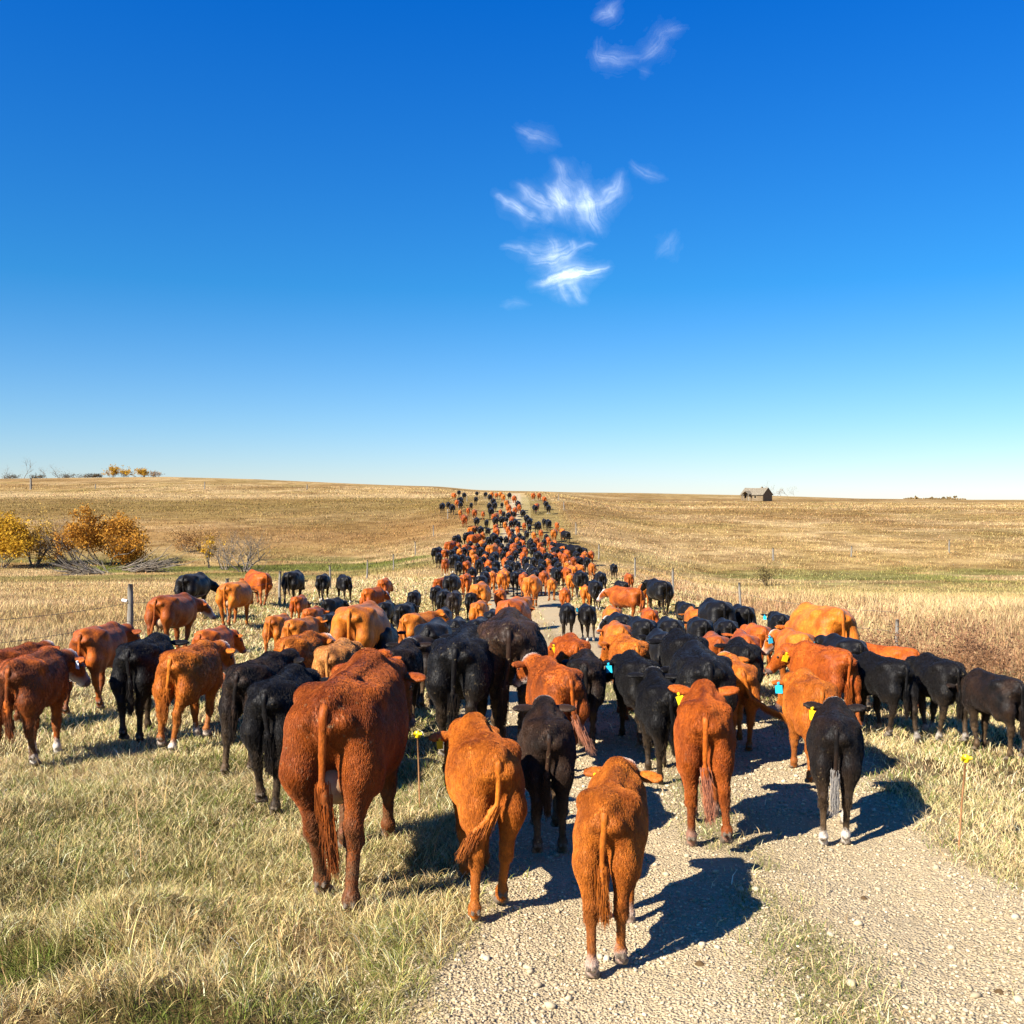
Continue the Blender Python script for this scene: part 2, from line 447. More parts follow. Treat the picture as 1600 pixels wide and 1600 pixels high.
def prim_dist(q, X_, Y_, Z_):
    if q[0] == 'cap':
        _, a, b, ra, rb, sx, k, tag = q
        ab = b-a; l2 = float(ab@ab)
        px, py, pz = X_-a[0], Y_-a[1], Z_-a[2]
        t = np.clip((px*ab[0]+py*ab[1]+pz*ab[2])/max(l2, 1e-9), 0, 1)
        dx = (px-t*ab[0])/sx; dy = py-t*ab[1]; dz = pz-t*ab[2]
        return (np.sqrt(dx*dx+dy*dy+dz*dz)-(ra+(rb-ra)*t))*(sx if sx < 1 else 1)
    _, c, rr, R, k, tag = q
    px, py, pz = X_-c[0], Y_-c[1], Z_-c[2]
    if R is not None:
        px, py, pz = (px*R[0, 0]+py*R[0, 1]+pz*R[0, 2], px*R[1, 0]+py*R[1, 1]+pz*R[1, 2], px*R[2, 0]+py*R[2, 1]+pz*R[2, 2])
    k0 = np.sqrt((px/rr[0])**2+(py/rr[1])**2+(pz/rr[2])**2)
    k1 = np.sqrt((px/rr[0]**2)**2+(py/rr[1]**2)**2+(pz/rr[2]**2)**2)
    return k0*(k0-1)/np.maximum(k1, 1e-6)

def cow_masks(V, info):
    """colour masks: (white face patch, hoof, bare muzzle, ear)"""
    tg = info['tag']
    m = np.zeros((len(V), 4), np.float32)
    P, d = info['poll'], info['d']
    rel = V-P
    al = rel@d; up = rel@info['u']; si = np.abs(rel@info['r'])
    face = (tg == 3)*np.clip((al+.02)/.04, 0, 1)*np.clip(1.5-si*16, 0, 1)
    poll = np.exp(-((np.linalg.norm(rel-info['u']*.10, axis=1))/.10)**4)
    m[:, 0] = np.clip(np.maximum(face, poll*(tg != 5)), 0, 1)
    m[:, 1] = tg == 2
    m[:, 2] = tg == 4
    m[:, 3] = tg == 5
    return m

def tail_mesh(p, seg=26, sides=8, seed=0):
    rs = np.random.RandomState(seed)
    fy = .88-.16*p.get('calf', 0); calf = p.get('calf', 0)
    sw = p.get('tail', 0.); kink = p.get('kink', 0.)
    end = p.get('tail_end', .42 if not calf else .62)
    pts = []
    for i in range(seg+1):
        t = i/seg
        z = 1.295-(1.295-end)*np.clip((t-.06)/.94, 0, 1)**1.0
        y = -.80*fy-.145*math.sin(min(t/.16, 1)*math.pi/2)*fy+.03*t
        x = sw*t**2+.02*math.sin(t*5+seed)*t+kink*max(0, t-.6)**1.3
        pts.append((x, y, z))
    pts = np.array(pts)
    T = np.gradient(pts, axis=0); T /= np.linalg.norm(T, axis=1)[:, None]
    V = []
    for i in range(seg+1):
        t = i/seg
        r = .029*(1-t*.7)**.8 if t < .62 else .016
        if t > .58: r = .016+.020*math.sin(min((t-.58)/.42, 1)**.7*math.pi)
        if t > .97: r = .004
        a = np.cross(T[i], [0, 1, 0]); a /= np.linalg.norm(a)+1e-9; b = np.cross(T[i], a)
        for k in range(sides):
            an = 2*math.pi*k/sides
            rr = r*(1+(.18*rs.randn() if t > .6 else 0.05*rs.randn()))
            V.append(pts[i]+rr*(a*math.cos(an)+b*.75*math.sin(an)))
    V = np.array(V)
    Q = [(i*sides+k, i*sides+(k+1) % sides, (i+1)*sides+(k+1) % sides, (i+1)*sides+k) for i in range(seg) for k in range(sides)]
    m = np.zeros((len(V), 4), np.float32)
    tt = np.repeat(np.arange(seg+1)/seg, sides)
    m[:, 0] = np.clip((tt-.66)/.15, 0, 1)
    return V, np.array(Q), m, pts

def ico_ball(c, r, sub=8):
    V = []; Q = []; n = sub
    for i in range(n+1):
        for j in range(n*2):
            a = PI*i/n; b = 2*PI*j/(n*2); V.append(np.array(c)+np.array(r)*np.array([math.sin(a)*math.cos(b), math.sin(a)*math.sin(b), math.cos(a)]))
    for i in range(n):
        for j in range(n*2): Q.append((i*2*n+j, (i+1)*2*n+j, (i+1)*2*n+(j+1) % (2*n), i*2*n+(j+1) % (2*n)))
    return np.array(V), Q

# ---------------------------------------------------------------- ground sheet (polar, reaches the horizon)
def ground_mat():
    g = G('prairie ground')
    tc = g.n('ShaderNodeNewGeometry'); P = tc.outputs['Position']
    col = g.attr('cover').outputs['Color']
    n1 = g.noise(P, .35, 8, .62); n2 = g.noise(P, 4., 6, .65); n3 = g.noise(g.mapping(P, (1, .45, 1)), .06, 8, .7)
    n4 = g.noise(P, 22., 5, .7)
    c = g.mix(g.mapr(n1, .42, .68), col, g.mix(1., col, (.55, .5, .42), 'MULTIPLY'))
    c = g.mix(g.mapr(n3, .44, .66, 0, .8), c, g.mix(1., c, (.62, .6, .5), 'MULTIPLY'))
    c = g.mix(g.mapr(n2, .4, .7, 0, .9), g.mix(1., c, (1.12, 1.1, 1.05), 'MULTIPLY'), g.mix(1., c, (.52, .47, .38), 'MULTIPLY'))
    c = g.mix(g.mapr(n4, .45, .7, 0, .4), c, g.mix(1., c, (.6, .55, .5), 'MULTIPLY'))
    g.base(c); g.rough(.95, .05)
    h = g.math('ADD', g.math('MULTIPLY', n2, .6), g.math('MULTIPLY', n4, .25))
    h = g.math('ADD', h, g.math('MULTIPLY', n1, 2.2))
    g.bump(h, .8, .18)
    return g.m
def build_ground():
    ang = np.radians(np.concatenate([np.linspace(-180, -42, 60)[:-1], np.linspace(-42, 42, 560), np.linspace(42, 180, 60)[1:-1]]))
    r = np.concatenate([[.02, .6, 1.5, 2.6], np.geomspace(3.4, 16, 240), np.geomspace(16.2, 600, 420), np.geomspace(640, 22000, 60)])
    A, R_ = np.meshgrid(ang, r)
    X = np.sin(A)*R_; Y = np.cos(A)*R_
    Z = terrain(X, Y)
    n, m = X.shape
    V = np.stack([X, Y, Z], -1).reshape(-1, 3)
    i, j = np.meshgrid(np.arange(n-1), np.arange(m), indexing='ij')
    j2 = (j+1) % m
    Q = np.stack([i*m+j, (i+1)*m+j, (i+1)*m+j2, i*m+j2], -1).reshape(-1, 4)[:, ::-1]
    me = mesh_np('ground', V, Q)
    c = cover(X, Y)*.92
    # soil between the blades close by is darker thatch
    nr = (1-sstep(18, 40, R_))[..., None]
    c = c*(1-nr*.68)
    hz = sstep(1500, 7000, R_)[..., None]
    c = c*(1-hz)+np.array([.16, .19, .23])*hz  # bluish distance haze put into the colour of the far ground
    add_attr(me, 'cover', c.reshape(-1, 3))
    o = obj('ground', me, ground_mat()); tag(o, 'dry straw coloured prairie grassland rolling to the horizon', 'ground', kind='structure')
build_ground()

# ---------------------------------------------------------------- gravel road
def road_edge(X, Y):
    """1 on bare gravel, 0 on turf; X is measured from the road centre"""
    n = (fbm(X*1.3+7, Y*1.3, 71, 4)-.5)*1.1
    w_ = 1.78+.25*np.clip((Y-4)/10, 0, 1)-1.0*sstep(24, 80, Y)
    e = 1-sstep(w_-.35, w_+.25, np.abs(X)+n*.9)
    st = np.exp(-((X-.15)/.26)**2)*sstep(.30, .62, fbm(X*1.5, Y*1.1, 72, 3)+.12)
    return np.clip(e, 0, 1)*(1-.55*st)
def gravel_mat():
    g = G('pale gravel')
    P = g.n('ShaderNodeNewGeometry').outputs['Position']
    a = g.attr('cover').outputs['Color']; k = g.attr('gravel').outputs['Fac']
    vo = g.n('ShaderNodeTexVoronoi'); g.l(P, vo.inputs['Vector']); vo.inputs['Scale'].default_value = 60
    v2 = g.n('ShaderNodeTexVoronoi'); g.l(P, v2.inputs['Vector']); v2.inputs['Scale'].default_value = 17
    sep = g.n('ShaderNodeSeparateColor'); g.l(vo.outputs['Color'], sep.inputs[0])
    n1 = g.noise(P, 1.3, 6, .6); n2 = g.noise(P, 9, 5, .7)
    c = g.ramp(sep.outputs[0], [(0, (.29, .22, .13)), (.45, (.41, .32, .19)), (.8, (.48, .385, .24)), (1, (.60, .50, .34))])
    c = g.mix(g.mapr(n2, .32, .60, .15, .85), c, (.42, .325, .19))
    c = g.mix(g.mapr(n1, .35, .7, 0, .6), c, (.36, .27, .15))
    g.base(g.mix(k, a, c)); g.rough(.9, .1)
    h = g.math('ADD', g.math('MULTIPLY', vo.outputs['Distance'], -.9), g.math('MULTIPLY', v2.outputs['Distance'], -.7))
    h = g.math('ADD', h, g.math('MULTIPLY', n2, .8))
    g.bump(h, .85, .018)
    return g.m
def build_road():
    ys = np.concatenate([np.linspace(-6, 3.5, 30)[:-1], np.geomspace(3.5, 30, 420), np.geomspace(30.3, 300, 300)])
    us = np.linspace(-2.9, 2.9, 90)
    Yg, U = np.meshgrid(ys, us, indexing='ij')
    X = U+road_c(Yg)
    sink = sstep(2.3, 2.88, np.abs(U))
    Z = terrain(X, Yg)+.012-.035*sink
    n, m = X.shape
    i, j = np.meshgrid(np.arange(n-1), np.arange(m-1), indexing='ij')
    Q = np.stack([i*m+j, i*m+j+1, (i+1)*m+j+1, (i+1)*m+j], -1).reshape(-1, 4)
    me = mesh_np('gravel_road', np.stack([X, Yg, Z], -1).reshape(-1, 3), Q)
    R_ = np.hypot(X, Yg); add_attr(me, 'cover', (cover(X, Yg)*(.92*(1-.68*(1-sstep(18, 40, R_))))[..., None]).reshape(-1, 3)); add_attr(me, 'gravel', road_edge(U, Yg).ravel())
    o = obj('gravel_road', me, gravel_mat()); tag(o, 'pale gravel farm track running away under the herd', 'road', kind='structure')
build_road()

def gravel_stones():
    n = 52000
    Y = 4.2*(14/4.2)**RS.rand(n)**1.25; U = (RS.rand(n)*2-1)*2.2
    k = road_edge(U, Y)
    keep = (RS.rand(n) < (k*.9+.05)*sstep(.2, .6, fbm(U*2.1, Y*2.1, 77, 3)+.14)*1.1)
    Y = Y[keep]; U = U[keep]; n = len(Y); X = U+road_c(Y)
    t = (1+5**.5)/2
    ico = np.array([(-1, t, 0), (1, t, 0), (-1, -t, 0), (1, -t, 0), (0, -1, t), (0, 1, t), (0, -1, -t), (0, 1, -t), (t, 0, -1), (t, 0, 1), (-t, 0, -1), (-t, 0, 1)], float)/1.9
    F = np.array([(0, 11, 5), (0, 5, 1), (0, 1, 7), (0, 7, 10), (0, 10, 11), (1, 5, 9), (5, 11, 4), (11, 10, 2), (10, 7, 6), (7, 1, 8), (3, 9, 4), (3, 4, 2), (3, 2, 6), (3, 6, 8), (3, 8, 9), (4, 9, 5), (2, 4, 11), (6, 2, 10), (8, 6, 7), (9, 8, 1)])
    s = (.0035+.009*RS.rand(n)**4)*(1+.6*(Y > 8)*RS.rand(n))
    big = RS.rand(n) < .006; s = np.where(big, .014+.014*RS.rand(n), s)
    V = ico[None]*(1+.35*(RS.rand(n, 12, 1)-.5))*s[:, None, None]*np.stack([1+.5*RS.rand(n), .75+.3*RS.rand(n), .5+.35*RS.rand(n)], -1)[:, None, :]
    th = RS.rand(n)*6.28; c, q = np.cos(th)[:, None], np.sin(th)[:, None]
    V = np.stack([V[..., 0]*c-V[..., 1]*q, V[..., 0]*q+V[..., 1]*c, V[..., 2]], -1)
    V += np.stack([X, Y, terrain(X, Y)+.014+s*.2], -1)[:, None, :]
    me = mesh_np('gravel', V.reshape(-1, 3), (F[None]+12*np.arange(n)[:, None, None]).reshape(-1, 3), smooth=False)
    b = RS.rand(n)
    c_ = np.array([.42, .335, .205])[None]*(.7+.6*b)[:, None]+np.array([.06, .07, .07])*(RS.rand(n)[:, None] > .8)
    add_attr(me, 'cover', np.repeat(np.clip(c_, 0, .85), 12, 0))
    g = G('pebbles'); g.base(g.attr('cover').outputs['Color']); g.rough(.85, .2)
    tag(obj('gravel', me, g.m), 'loose pale pebbles scattered over the farm track', 'gravel', kind='stuff')
gravel_stones()
def dung(px, D, r, label):
    p = at(px, D); rs = np.random.RandomState(int(px)); V, Q = ico_ball((0, 0, 0), (r, r*.8, r*.16), 10)
    V = V*(1+.25*(fbm(V[:, 0]*30, V[:, 1]*30, int(px), 3)-.5))[:, None]; V[:, 2] += .012*np.cos(np.hypot(V[:, 0], V[:, 1])*90)*(V[:, 2] > 0)
    g = G('dung'); P = g.n('ShaderNodeTexCoord').outputs['Object']; g.base(g.mix(g.noise(P, 30, 4), (.035, .02, .008), (.14, .085, .035))); g.rough(.8, .2)
    o = obj('dung_pat', mesh_np('dung_pat', V, np.array(Q)), g.m); o.location = p+[0, 0, .012]; tag(o, label, 'dung', 'cattle dung on the track')
dung(1566, 5.15, .055, 'small brown dung pat at the lower right corner of the track')
dung(1352, 6.35, .045, 'flat brown dung pat in the middle of the right wheel track')
dung(1095, 5.4, .05, 'dry dung pat on the gravel right of the nearest orange calf')

# ---------------------------------------------------------------- grass
def blade_mat():
    g = G('grass blades')
    col = g.attr('cover').outputs['Color']
    d = g.n('ShaderNodeBsdfDiffuse'); t = g.n('ShaderNodeBsdfTranslucent'); mx = g.n('ShaderNodeMixShader')
    g.l(col, d.inputs[0]); g.l(col, t.inputs[0]); mx.inputs[0].default_value = .18
    g.l(d.outputs[0], mx.inputs[1]); g.l(t.outputs[0], mx.inputs[2]); g.l(mx.outputs[0], g.out.inputs[0])
    return g.m
BLADE = blade_mat()
def blades(name, X, Y, H, W, bend, colr, label, segs=3, lean=None, parent=None, z=None):
    """every blade: a tapering curved strip; all in one sheet of grass"""
    n = len(X)
    Z = terrain(X, Y)-.012 if z is None else z
    th = RS.rand(n)*2*PI if lean is None else lean
    dirx, diry = np.cos(th), np.sin(th)
    fc = RS.rand(n)*PI
    wx, wy = np.cos(fc), np.sin(fc)
    V = np.zeros((n, (segs+1)*2, 3)); cs = np.zeros((n, (segs+1)*2, 3))
    for i in range(segs+1):
        t = i/segs
        ph = bend*t
        hor = H*np.where(bend > .05, (1-np.cos(ph))/np.maximum(bend, .05), t*0)
        ver = H*np.where(bend > .05, np.sin(ph)/np.maximum(bend, .05), t)
        ww = W*(1-t**1.6*.88)*.5
        cx_, cy_, cz_ = X+dirx*hor, Y+diry*hor, Z+ver
        for s, k in ((-1, 0), (1, 1)):
            V[:, 2*i+k] = np.stack([cx_+s*ww*wx, cy_+s*ww*wy, cz_], -1)
            cs[:, 2*i+k] = colr*(.62+.5*t)
    V = V.reshape(-1, 3)
    Q = np.array([(2*i, 2*i+1, 2*i+3, 2*i+2) for i in range(segs)])
    Q = (Q[None]+(segs+1)*2*np.arange(n)[:, None, None]).reshape(-1, 4)
    me = mesh_np(name, V, Q, smooth=False)
    add_attr(me, 'cover', np.repeat(colr, (segs+1)*2, 0))
    o = obj(name, me, BLADE, parent); tag(o, label, 'grass', kind='stuff')
    return o
def in_view(X, Y, m=1.12): return (np.abs(X) < Y*.5*m+.6) & (Y > 0)
def polar_pts(n, d0, d1, p=1.0):
    D = d0*(d1/d0)**(RS.rand(n)**p); a = (RS.rand(n)*2-1)*.56
    return a*D, D
def off_road(X, Y):
    return 1-road_edge(X-road_c(Y), Y)*(np.abs(X-road_c(Y)) < 2.9)
def jitter_col(c, s=.22):
    n = len(c); b = 1+s*RS.randn(n, 1); h = 1+.06*RS.randn(n, 3)
    return np.clip(c*b*h, .015, .85)

# close and middle ground turf
def turf():
    # foreground, long tangled dry grass on the left
    n = 460000
    X = -7+7.2*RS.rand(n); Y = 3.6+6.2*RS.rand(n)
    cl = fbm(X*1.7, Y*1.7, 81, 4)
    edge = -.25+.35*(vnoise(Y*2.1, Y*0, 83)-.5)+.12*np.clip(Y-6, 0, 9)
    tall = 1-sstep(5.7, 7.2, Y+.35*X+.9*(vnoise(X*1.1, Y*1.1, 82)-.5)*2+1.2)
    m = (X < edge) & in_view(X, Y) & (RS.rand(n) < np.clip((cl-.40)*8, .42, 1)*(1-.25*sstep(.46, .56, fbm(X*1.1+9, Y*1.5, 89, 4)))*(.6+.4*tall)*np.clip((edge-X)*2.2+.12, 0, 1))
    X, Y, cl, tall = X[m], Y[m], cl[m], tall[m]; n = len(X)
    # blades belong to tufts: they lean out from the tuft's heart and get shorter towards its rim
    cs_ = .17; ci, cj = np.floor(X/cs_), np.floor(Y/cs_)
    tx = (ci+.5+.7*(_hash(ci, cj, 301)-.5))*cs_; ty = (cj+.5+.7*(_hash(ci, cj, 302)-.5))*cs_
    th_ = _hash(ci, cj, 303); sh = .25+.5*th_
    fr_ = RS.rand(n) < .62; sh = np.where(fr_, 1., sh)
    X = tx+(X-tx)*sh+.008*RS.randn(n); Y = ty+(Y-ty)*sh+.008*RS.randn(n)
    rr_ = np.hypot(X-tx, Y-ty)/.09; outw = np.arctan2(Y-ty, X-tx)
    H = (.045+.05*RS.rand(n))+(.02+.05*th_+tall*.20*(RS.rand(n)**1.5)*sstep(.40, .62, cl)*(.4+th_))*(1-.5*np.clip(rr_, 0, 1))
    c = lerp(cover(X, Y)*1.05, np.array([.72, .58, .27]), RS.rand(n)*.8)
    dk = sstep(.46, .56, fbm(X*1.1+9, Y*1.5, 89, 4)); c = lerp(c, np.array([.10, .085, .025]), dk*.9*(RS.rand(n) < .8))  # dark shaded pockets among the tufts, painted into the blade colour
    gr = sstep(.48, .60, fbm(X*2.3, Y*2.3, 84, 3))*(RS.rand(n) < .5)+(RS.rand(n) < .10)
    c = lerp(c, np.array([.16, .20, .035]), np.clip(gr, 0, 1)*.85)
    br = RS.rand(n) < .13*(1-dk); c[br] = np.array([.78, .66, .38])
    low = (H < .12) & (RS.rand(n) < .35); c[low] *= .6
    blades('grass', X, Y, H*1.2, .0032+.0032*RS.rand(n)**2, .7+1.9*RS.rand(n), jitter_col(c, .30), 'long tangled straw and green grass in the left foreground', 3,
           lean=np.where(fr_, 1.0+6.3*fbm(X*1.2, Y*1.2, 88, 2)+1.3*RS.randn(n), outw+.9*RS.randn(n)))
    # seed stalks
    n = 700
    X = -6.5+6.4*RS.rand(n); Y = 3.8+4.5*RS.rand(n); m = in_view(X, Y) & (X < -.5) & (fbm(X*1.7, Y*1.7, 81, 4) > .45); X, Y = X[m], Y[m]; n = len(X)
    blades('grass', X, Y, .25+.3*RS.rand(n), .0035+.002*RS.rand(n), .3+.8*RS.rand(n), jitter_col(np.tile([.52, .36, .15], (n, 1))), 'thin bleached seed stalks standing in the left foreground grass', 4)
    # short trampled turf around the herd, both sides
    n = 900000
    X, Y = polar_pts(n, 4.6, 62, 1.05)
    k = off_road(X, Y); cl = fbm(X*1.3, Y*1.3, 85, 4)
    wide = (X < 8.2) & (X > -9.5)
    m = wide & (RS.rand(n) < k*np.clip((cl-.30)*5, .2, 1)*np.where(np.abs(X-road_c(Y)) < 1.1, .22, 1.)) & ~((X < -.3) & (Y < 5.8))
    X, Y, cl = X[m], Y[m], cl[m]; n = len(X)
    cs_ = np.where(Y < 14, .15, .3); ci, cj = np.floor(X/cs_), np.floor(Y/cs_)
    tx = (ci+.5+.7*(_hash(ci, cj, 311)-.5))*cs_; ty = (cj+.5+.7*(_hash(ci, cj, 312)-.5))*cs_; q_ = .35+.6*_hash(ci, cj, 313)
    X = tx+(X-tx)*q_; Y = np.maximum(ty+(Y-ty)*q_, 3); w_r = RS.rand(n) < .55; X = np.where(w_r, X+.08*RS.randn(n), X); Y = np.where(w_r, Y+.08*RS.randn(n), Y)
    H = (.035+.055*RS.rand(n)+.04*(RS.rand(n) < .1))*(1+.012*Y); W = (.004+.0035*RS.rand(n))*np.maximum(1, Y/7.5)
    c = lerp(cover(X, Y)*1.1, np.array([.64, .53, .26]), RS.rand(n)*.9)
    gr = (RS.rand(n) < .25*sstep(.45, .6, fbm(X*1.9, Y*1.9, 86, 3))+.10)
    c[gr] = np.array([.19, .22, .05]); br = RS.rand(n) < .12; c[br] = np.array([.76, .65, .38])
    blades('grass', X, Y, H*1.3, W, .9+1.1*RS.rand(n), jitter_col(c, .25), 'short trampled straw and green turf beside the track', 2)
    # tufts in and along the road
    n = 40000
    Y = 4.3+16*RS.rand(n)**1.4; U = np.where(RS.rand(n) < .72, .15+.17*RS.randn(n), np.sign(RS.randn(n))*(1.7+.35*RS.randn(n)))
    m = fbm(U*2.2, Y*1.3, 87, 3) > np.where(np.abs(U) < .8, .43, .50); U, Y = U[m], Y[m]; n = len(U); X = U+road_c(Y)
    c = lerp(np.tile([.11, .15, .03], (n, 1)), np.array([.36, .31, .12]), RS.rand(n)**1.4)
    blades('grass', X, Y, .02+.06*RS.rand(n), .004+.002*RS.rand(n), .5+1.3*RS.rand(n), jitter_col(c), 'low green grass tufts growing along the middle of the track', 2)
turf()

def meadows():
    # tall standing dry grass: right verge and the field left of the fence
    n = 260000
    X, Y = polar_pts(n, 9, 62, .9)
    e = 5.9+.9*(vnoise(Y*.6, Y*0, 91)-.5)*2; el = 8.7+.6*(vnoise(Y*.5, Y*0, 92)-.5)*2+.0*Y
    m = ((X > e) | (X < -el)) & in_view(X, Y) & (fbm(X*.9, Y*.9, 93, 3) > .30)
    X, Y = X[m], Y[m]; n = len(X)
    r = X > 0
    prof = np.where(r, sstep(5.6, 8, X)*(1-.55*sstep(14, 24, X)), .75-.45*sstep(22, 50, Y))
    H = (.10+.26*RS.rand(n)*fbm(X*.7, Y*.7, 94, 2)*1.8)*prof+.05; W = (.004+.004*RS.rand(n))*np.maximum(1, Y/12.)
    c = lerp(cover(X, Y)*1.12, np.array([.54, .40, .20]), RS.rand(n)*.6)
    rust = (RS.rand(n) < np.where(r, .42*sstep(.45, .6, fbm(X*.6, Y*.45, 95, 3))*(1-sstep(11, 15, X)), .16*sstep(.45, .6, fbm(X*.5, Y*.5, 95, 3))))
    c[rust] = np.array([.29, .155, .08])
    blades('grass', X, Y, H, W, .4+1.7*RS.rand(n), jitter_col(c, .22), 'tall pale dry grass standing beyond the fences on both sides', 2)
    # far tussocks
    n = 300000
    X, Y = polar_pts(n, 50, 330, 1.15)
    m = (np.abs(X-road_c(Y)) > 2.1) & in_view(X, Y) & (RS.rand(n) < .25+1.1*sstep(.42, .62, fbm(X/5., Y/5., 96, 3)))
    herd = (np.abs(X-.3) < 5.5) & (Y < 220)
    X, Y, herd = X[m], Y[m], herd[m]; n = len(X)
    H = (.06+.16*RS.rand(n)**2)*np.where(herd, .4, 1.)*(1+Y/300); W = .014*Y/30*(1+1.4*RS.rand(n))
    c = jitter_col(cover(X, Y)*1.0, .17)
    blades('grass', X, Y, H, W, .4+1.2*RS.rand(n), c, 'dry tussocks dotting the far prairie slopes', 1)
meadows()
# ---------------------------------------------------------------- tubes, wood
def tube(pts, rad, sides=6, cap=True):
    pts = np.array(pts, float); n = len(pts)
    rad = np.broadcast_to(np.asarray(rad, float), (n,))
    T = np.gradient(pts, axis=0); T /= np.linalg.norm(T, axis=1)[:, None]+1e-9
    up = np.array([0, 0, 1.]) if abs(T[0][2]) < .8 else np.array([1., 0, 0])
    V = []
    for i in range(n):
        a = np.cross(T[i], up); a /= np.linalg.norm(a)+1e-9; b = np.cross(T[i], a)
        for k in range(sides):
            an = 2*PI*k/sides
            V.append(pts[i]+rad[i]*(a*math.cos(an)+b*math.sin(an)))
    Q = [(i*sides+k, i*sides+(k+1) % sides, (i+1)*sides+(k+1) % sides, (i+1)*sides+k) for i in range(n-1) for k in range(sides)]
    if cap:
        for e, fl in ((0, 1), (n-1, 0)):
            V.append(pts[e]); c = len(V)-1
            for k in range(sides):
                q = (e*sides+k, e*sides+(k+1) % sides, c, c)
                Q.append(q if fl else (q[1], q[0], c, c))
    return np.array(V), np.array(Q)
class MB:
    def __init__(s): s.V = []; s.Q = []; s.n = 0
    def add(s, V, Q):
        s.V.append(V); s.Q.append(np.asarray(Q)+s.n); s.n += len(V); return s
    def box(s, c, d, rz=0):
        x, y, z = np.array(d)/2.
        V = np.array([(a*x, b*y, e*z) for e in (-1, 1) for b in (-1, 1) for a in (-1, 1)])
        V = np.stack([V[:, 0]*math.cos(rz)-V[:, 1]*math.sin(rz), V[:, 0]*math.sin(rz)+V[:, 1]*math.cos(rz), V[:, 2]], -1)+np.array(c)
        return s.add(V, [(0, 2, 3, 1), (4, 5, 7, 6), (0, 1, 5, 4), (2, 6, 7, 3), (0, 4, 6, 2), (1, 3, 7, 5)])
    def poly(s, V, faces):
        q = [tuple(f) if len(f) == 4 else (f[0], f[1], f[2], f[2]) for f in faces]
        return s.add(np.array(V, float), q)
    def build(s, name, mat, parent=None, smooth=False, attr=None):
        V = np.concatenate(s.V); Q = np.concatenate(s.Q)
        me = bpy.data.meshes.new(name)
        me.from_pydata([tuple(v) for v in V], [], [tuple(dict.fromkeys(map(int, q))) for q in Q])
        if smooth: me.polygons.foreach_set('use_smooth', np.ones(len(me.polygons), bool))
        return obj(name, me, mat, parent)

def wood_mat(name, a, b, sc=(30, 30, 3)):
    g = G(name); P = g.n('ShaderNodeTexCoord').outputs['Object']
    n = g.noise(g.mapping(P, sc), 1., 6, .65); n2 = g.noise(P, 3, 4)
    g.base(g.mix(g.mapr(n2, .35, .7, 0, .5), g.ramp(n, [(.3, a), (.7, b)]), a)); g.rough(.9, .1); g.bump(n, .6, .01)
    return g.m
M_POST = wood_mat('weathered post wood', (.13, .115, .09), (.33, .30, .25))
M_WIRE = G('rusty wire'); M_WIRE.base((.16, .13, .10)); M_WIRE.rough(.6, .4); M_WIRE = M_WIRE.m
M_WHITE = G('white ceramic'); M_WHITE.base((.85, .85, .85)); M_WHITE.rough(.4, .5); M_WHITE = M_WHITE.m
def post(par, x, y, h, r, lean=(0, 0), seed=0):
    rs = np.random.RandomState(seed)
    z = float(terrain(x, y)); k = 9
    pts = np.array([(x+lean[0]*t+.012*math.sin(t*5+seed), y+lean[1]*t, z-.15+(h+.15)*t) for t in np.linspace(0, 1, k)])
    V, Q = tube(pts-np.array([x, y, z]), r*(1+.10*rs.randn(k)*.6)*np.linspace(1.1, .95, k), 9)
    o = MB().add(V, Q).build('post', M_POST, par, smooth=True); o.location = (x-par.location[0], y-par.location[1], z-par.location[2])
    return np.array([x+lean[0], y+lean[1], z])
def fence(posts, label, heights, wires, insul=False):
    x0, y0 = posts[0][:2]; root = empty('wire_fence', (x0, y0, float(terrain(x0, y0))))
    tag(root, label, 'fence')
    tops = []
    for i, (x, y, h, r, lx) in enumerate(posts):
        post(root, x, y, h, r, (lx, 0), i+int(abs(x)*10)); tops.append((x+lx*.6, y, float(terrain(x, y))))
    L = np.array(root.location)
    for wz in wires:
        pts = []
        for a, b in zip(tops[:-1], tops[1:]):
            for t in np.linspace(0, 1, 7)[:-1]:
                p = np.array(a)*(1-t)+np.array(b)*t; pts.append(p+[0, 0, wz-.10*math.sin(PI*t)])
        pts.append(np.array(tops[-1])+[0, 0, wz])
        V, Q = tube(np.array(pts)-L, .0045, 4); MB().add(V, Q).build('wire', M_WIRE, root)
    if insul:
        b = tops[1]; MB().add(*tube(np.array([(b[0]-.16, b[1]-.05, b[2]+1.02), (b[0]-.05, b[1]-.05, b[2]+1.0)])-L, [.035, .035], 8)).build('insulator', M_WHITE, root)
    return root
# left fence runs along the herd, X about -9
fence([(-8.9, 14, 1.35, .06, 0), (-8.62, 23, 1.38, .062, .05), (-8.62, 31, 1.25, .055, 0), (-8.75, 38.5, 1.25, .05, .02), (-8.9, 50, 1.2, .05, 0), (-8.8, 62, 1.2, .05, .05),
       (-8.8, 76, 1.2, .05, 0), (-8.7, 92, 1.25, .05, 0), (-8.6, 112, 1.3, .055, 0), (-8.4, 134, 1.3, .055, 0), (-8.2, 158, 1.3, .06, 0), (-8, 182, 1.3, .06, 0)],
      'wire fence on grey wooden posts along the left side of the herd', None, (.55, .95), insul=True)
fence([(7.9, 21, .75, .035, .0), (7.42, 33.2, 1.25, .04, -.03), (7.4, 47, 1.25, .05, 0), (7.4, 61.5, 1.3, .055, 0), (7.1, 84, 1.25, .055, .05), (7.0, 112, 1.35, .06, 0), (7.6, 150, 1.35, .06, 0), (8.6, 190, 1.35, .06, 0)],
      'wire fence on pale wooden posts along the right side of the herd', None, (.5, .9))
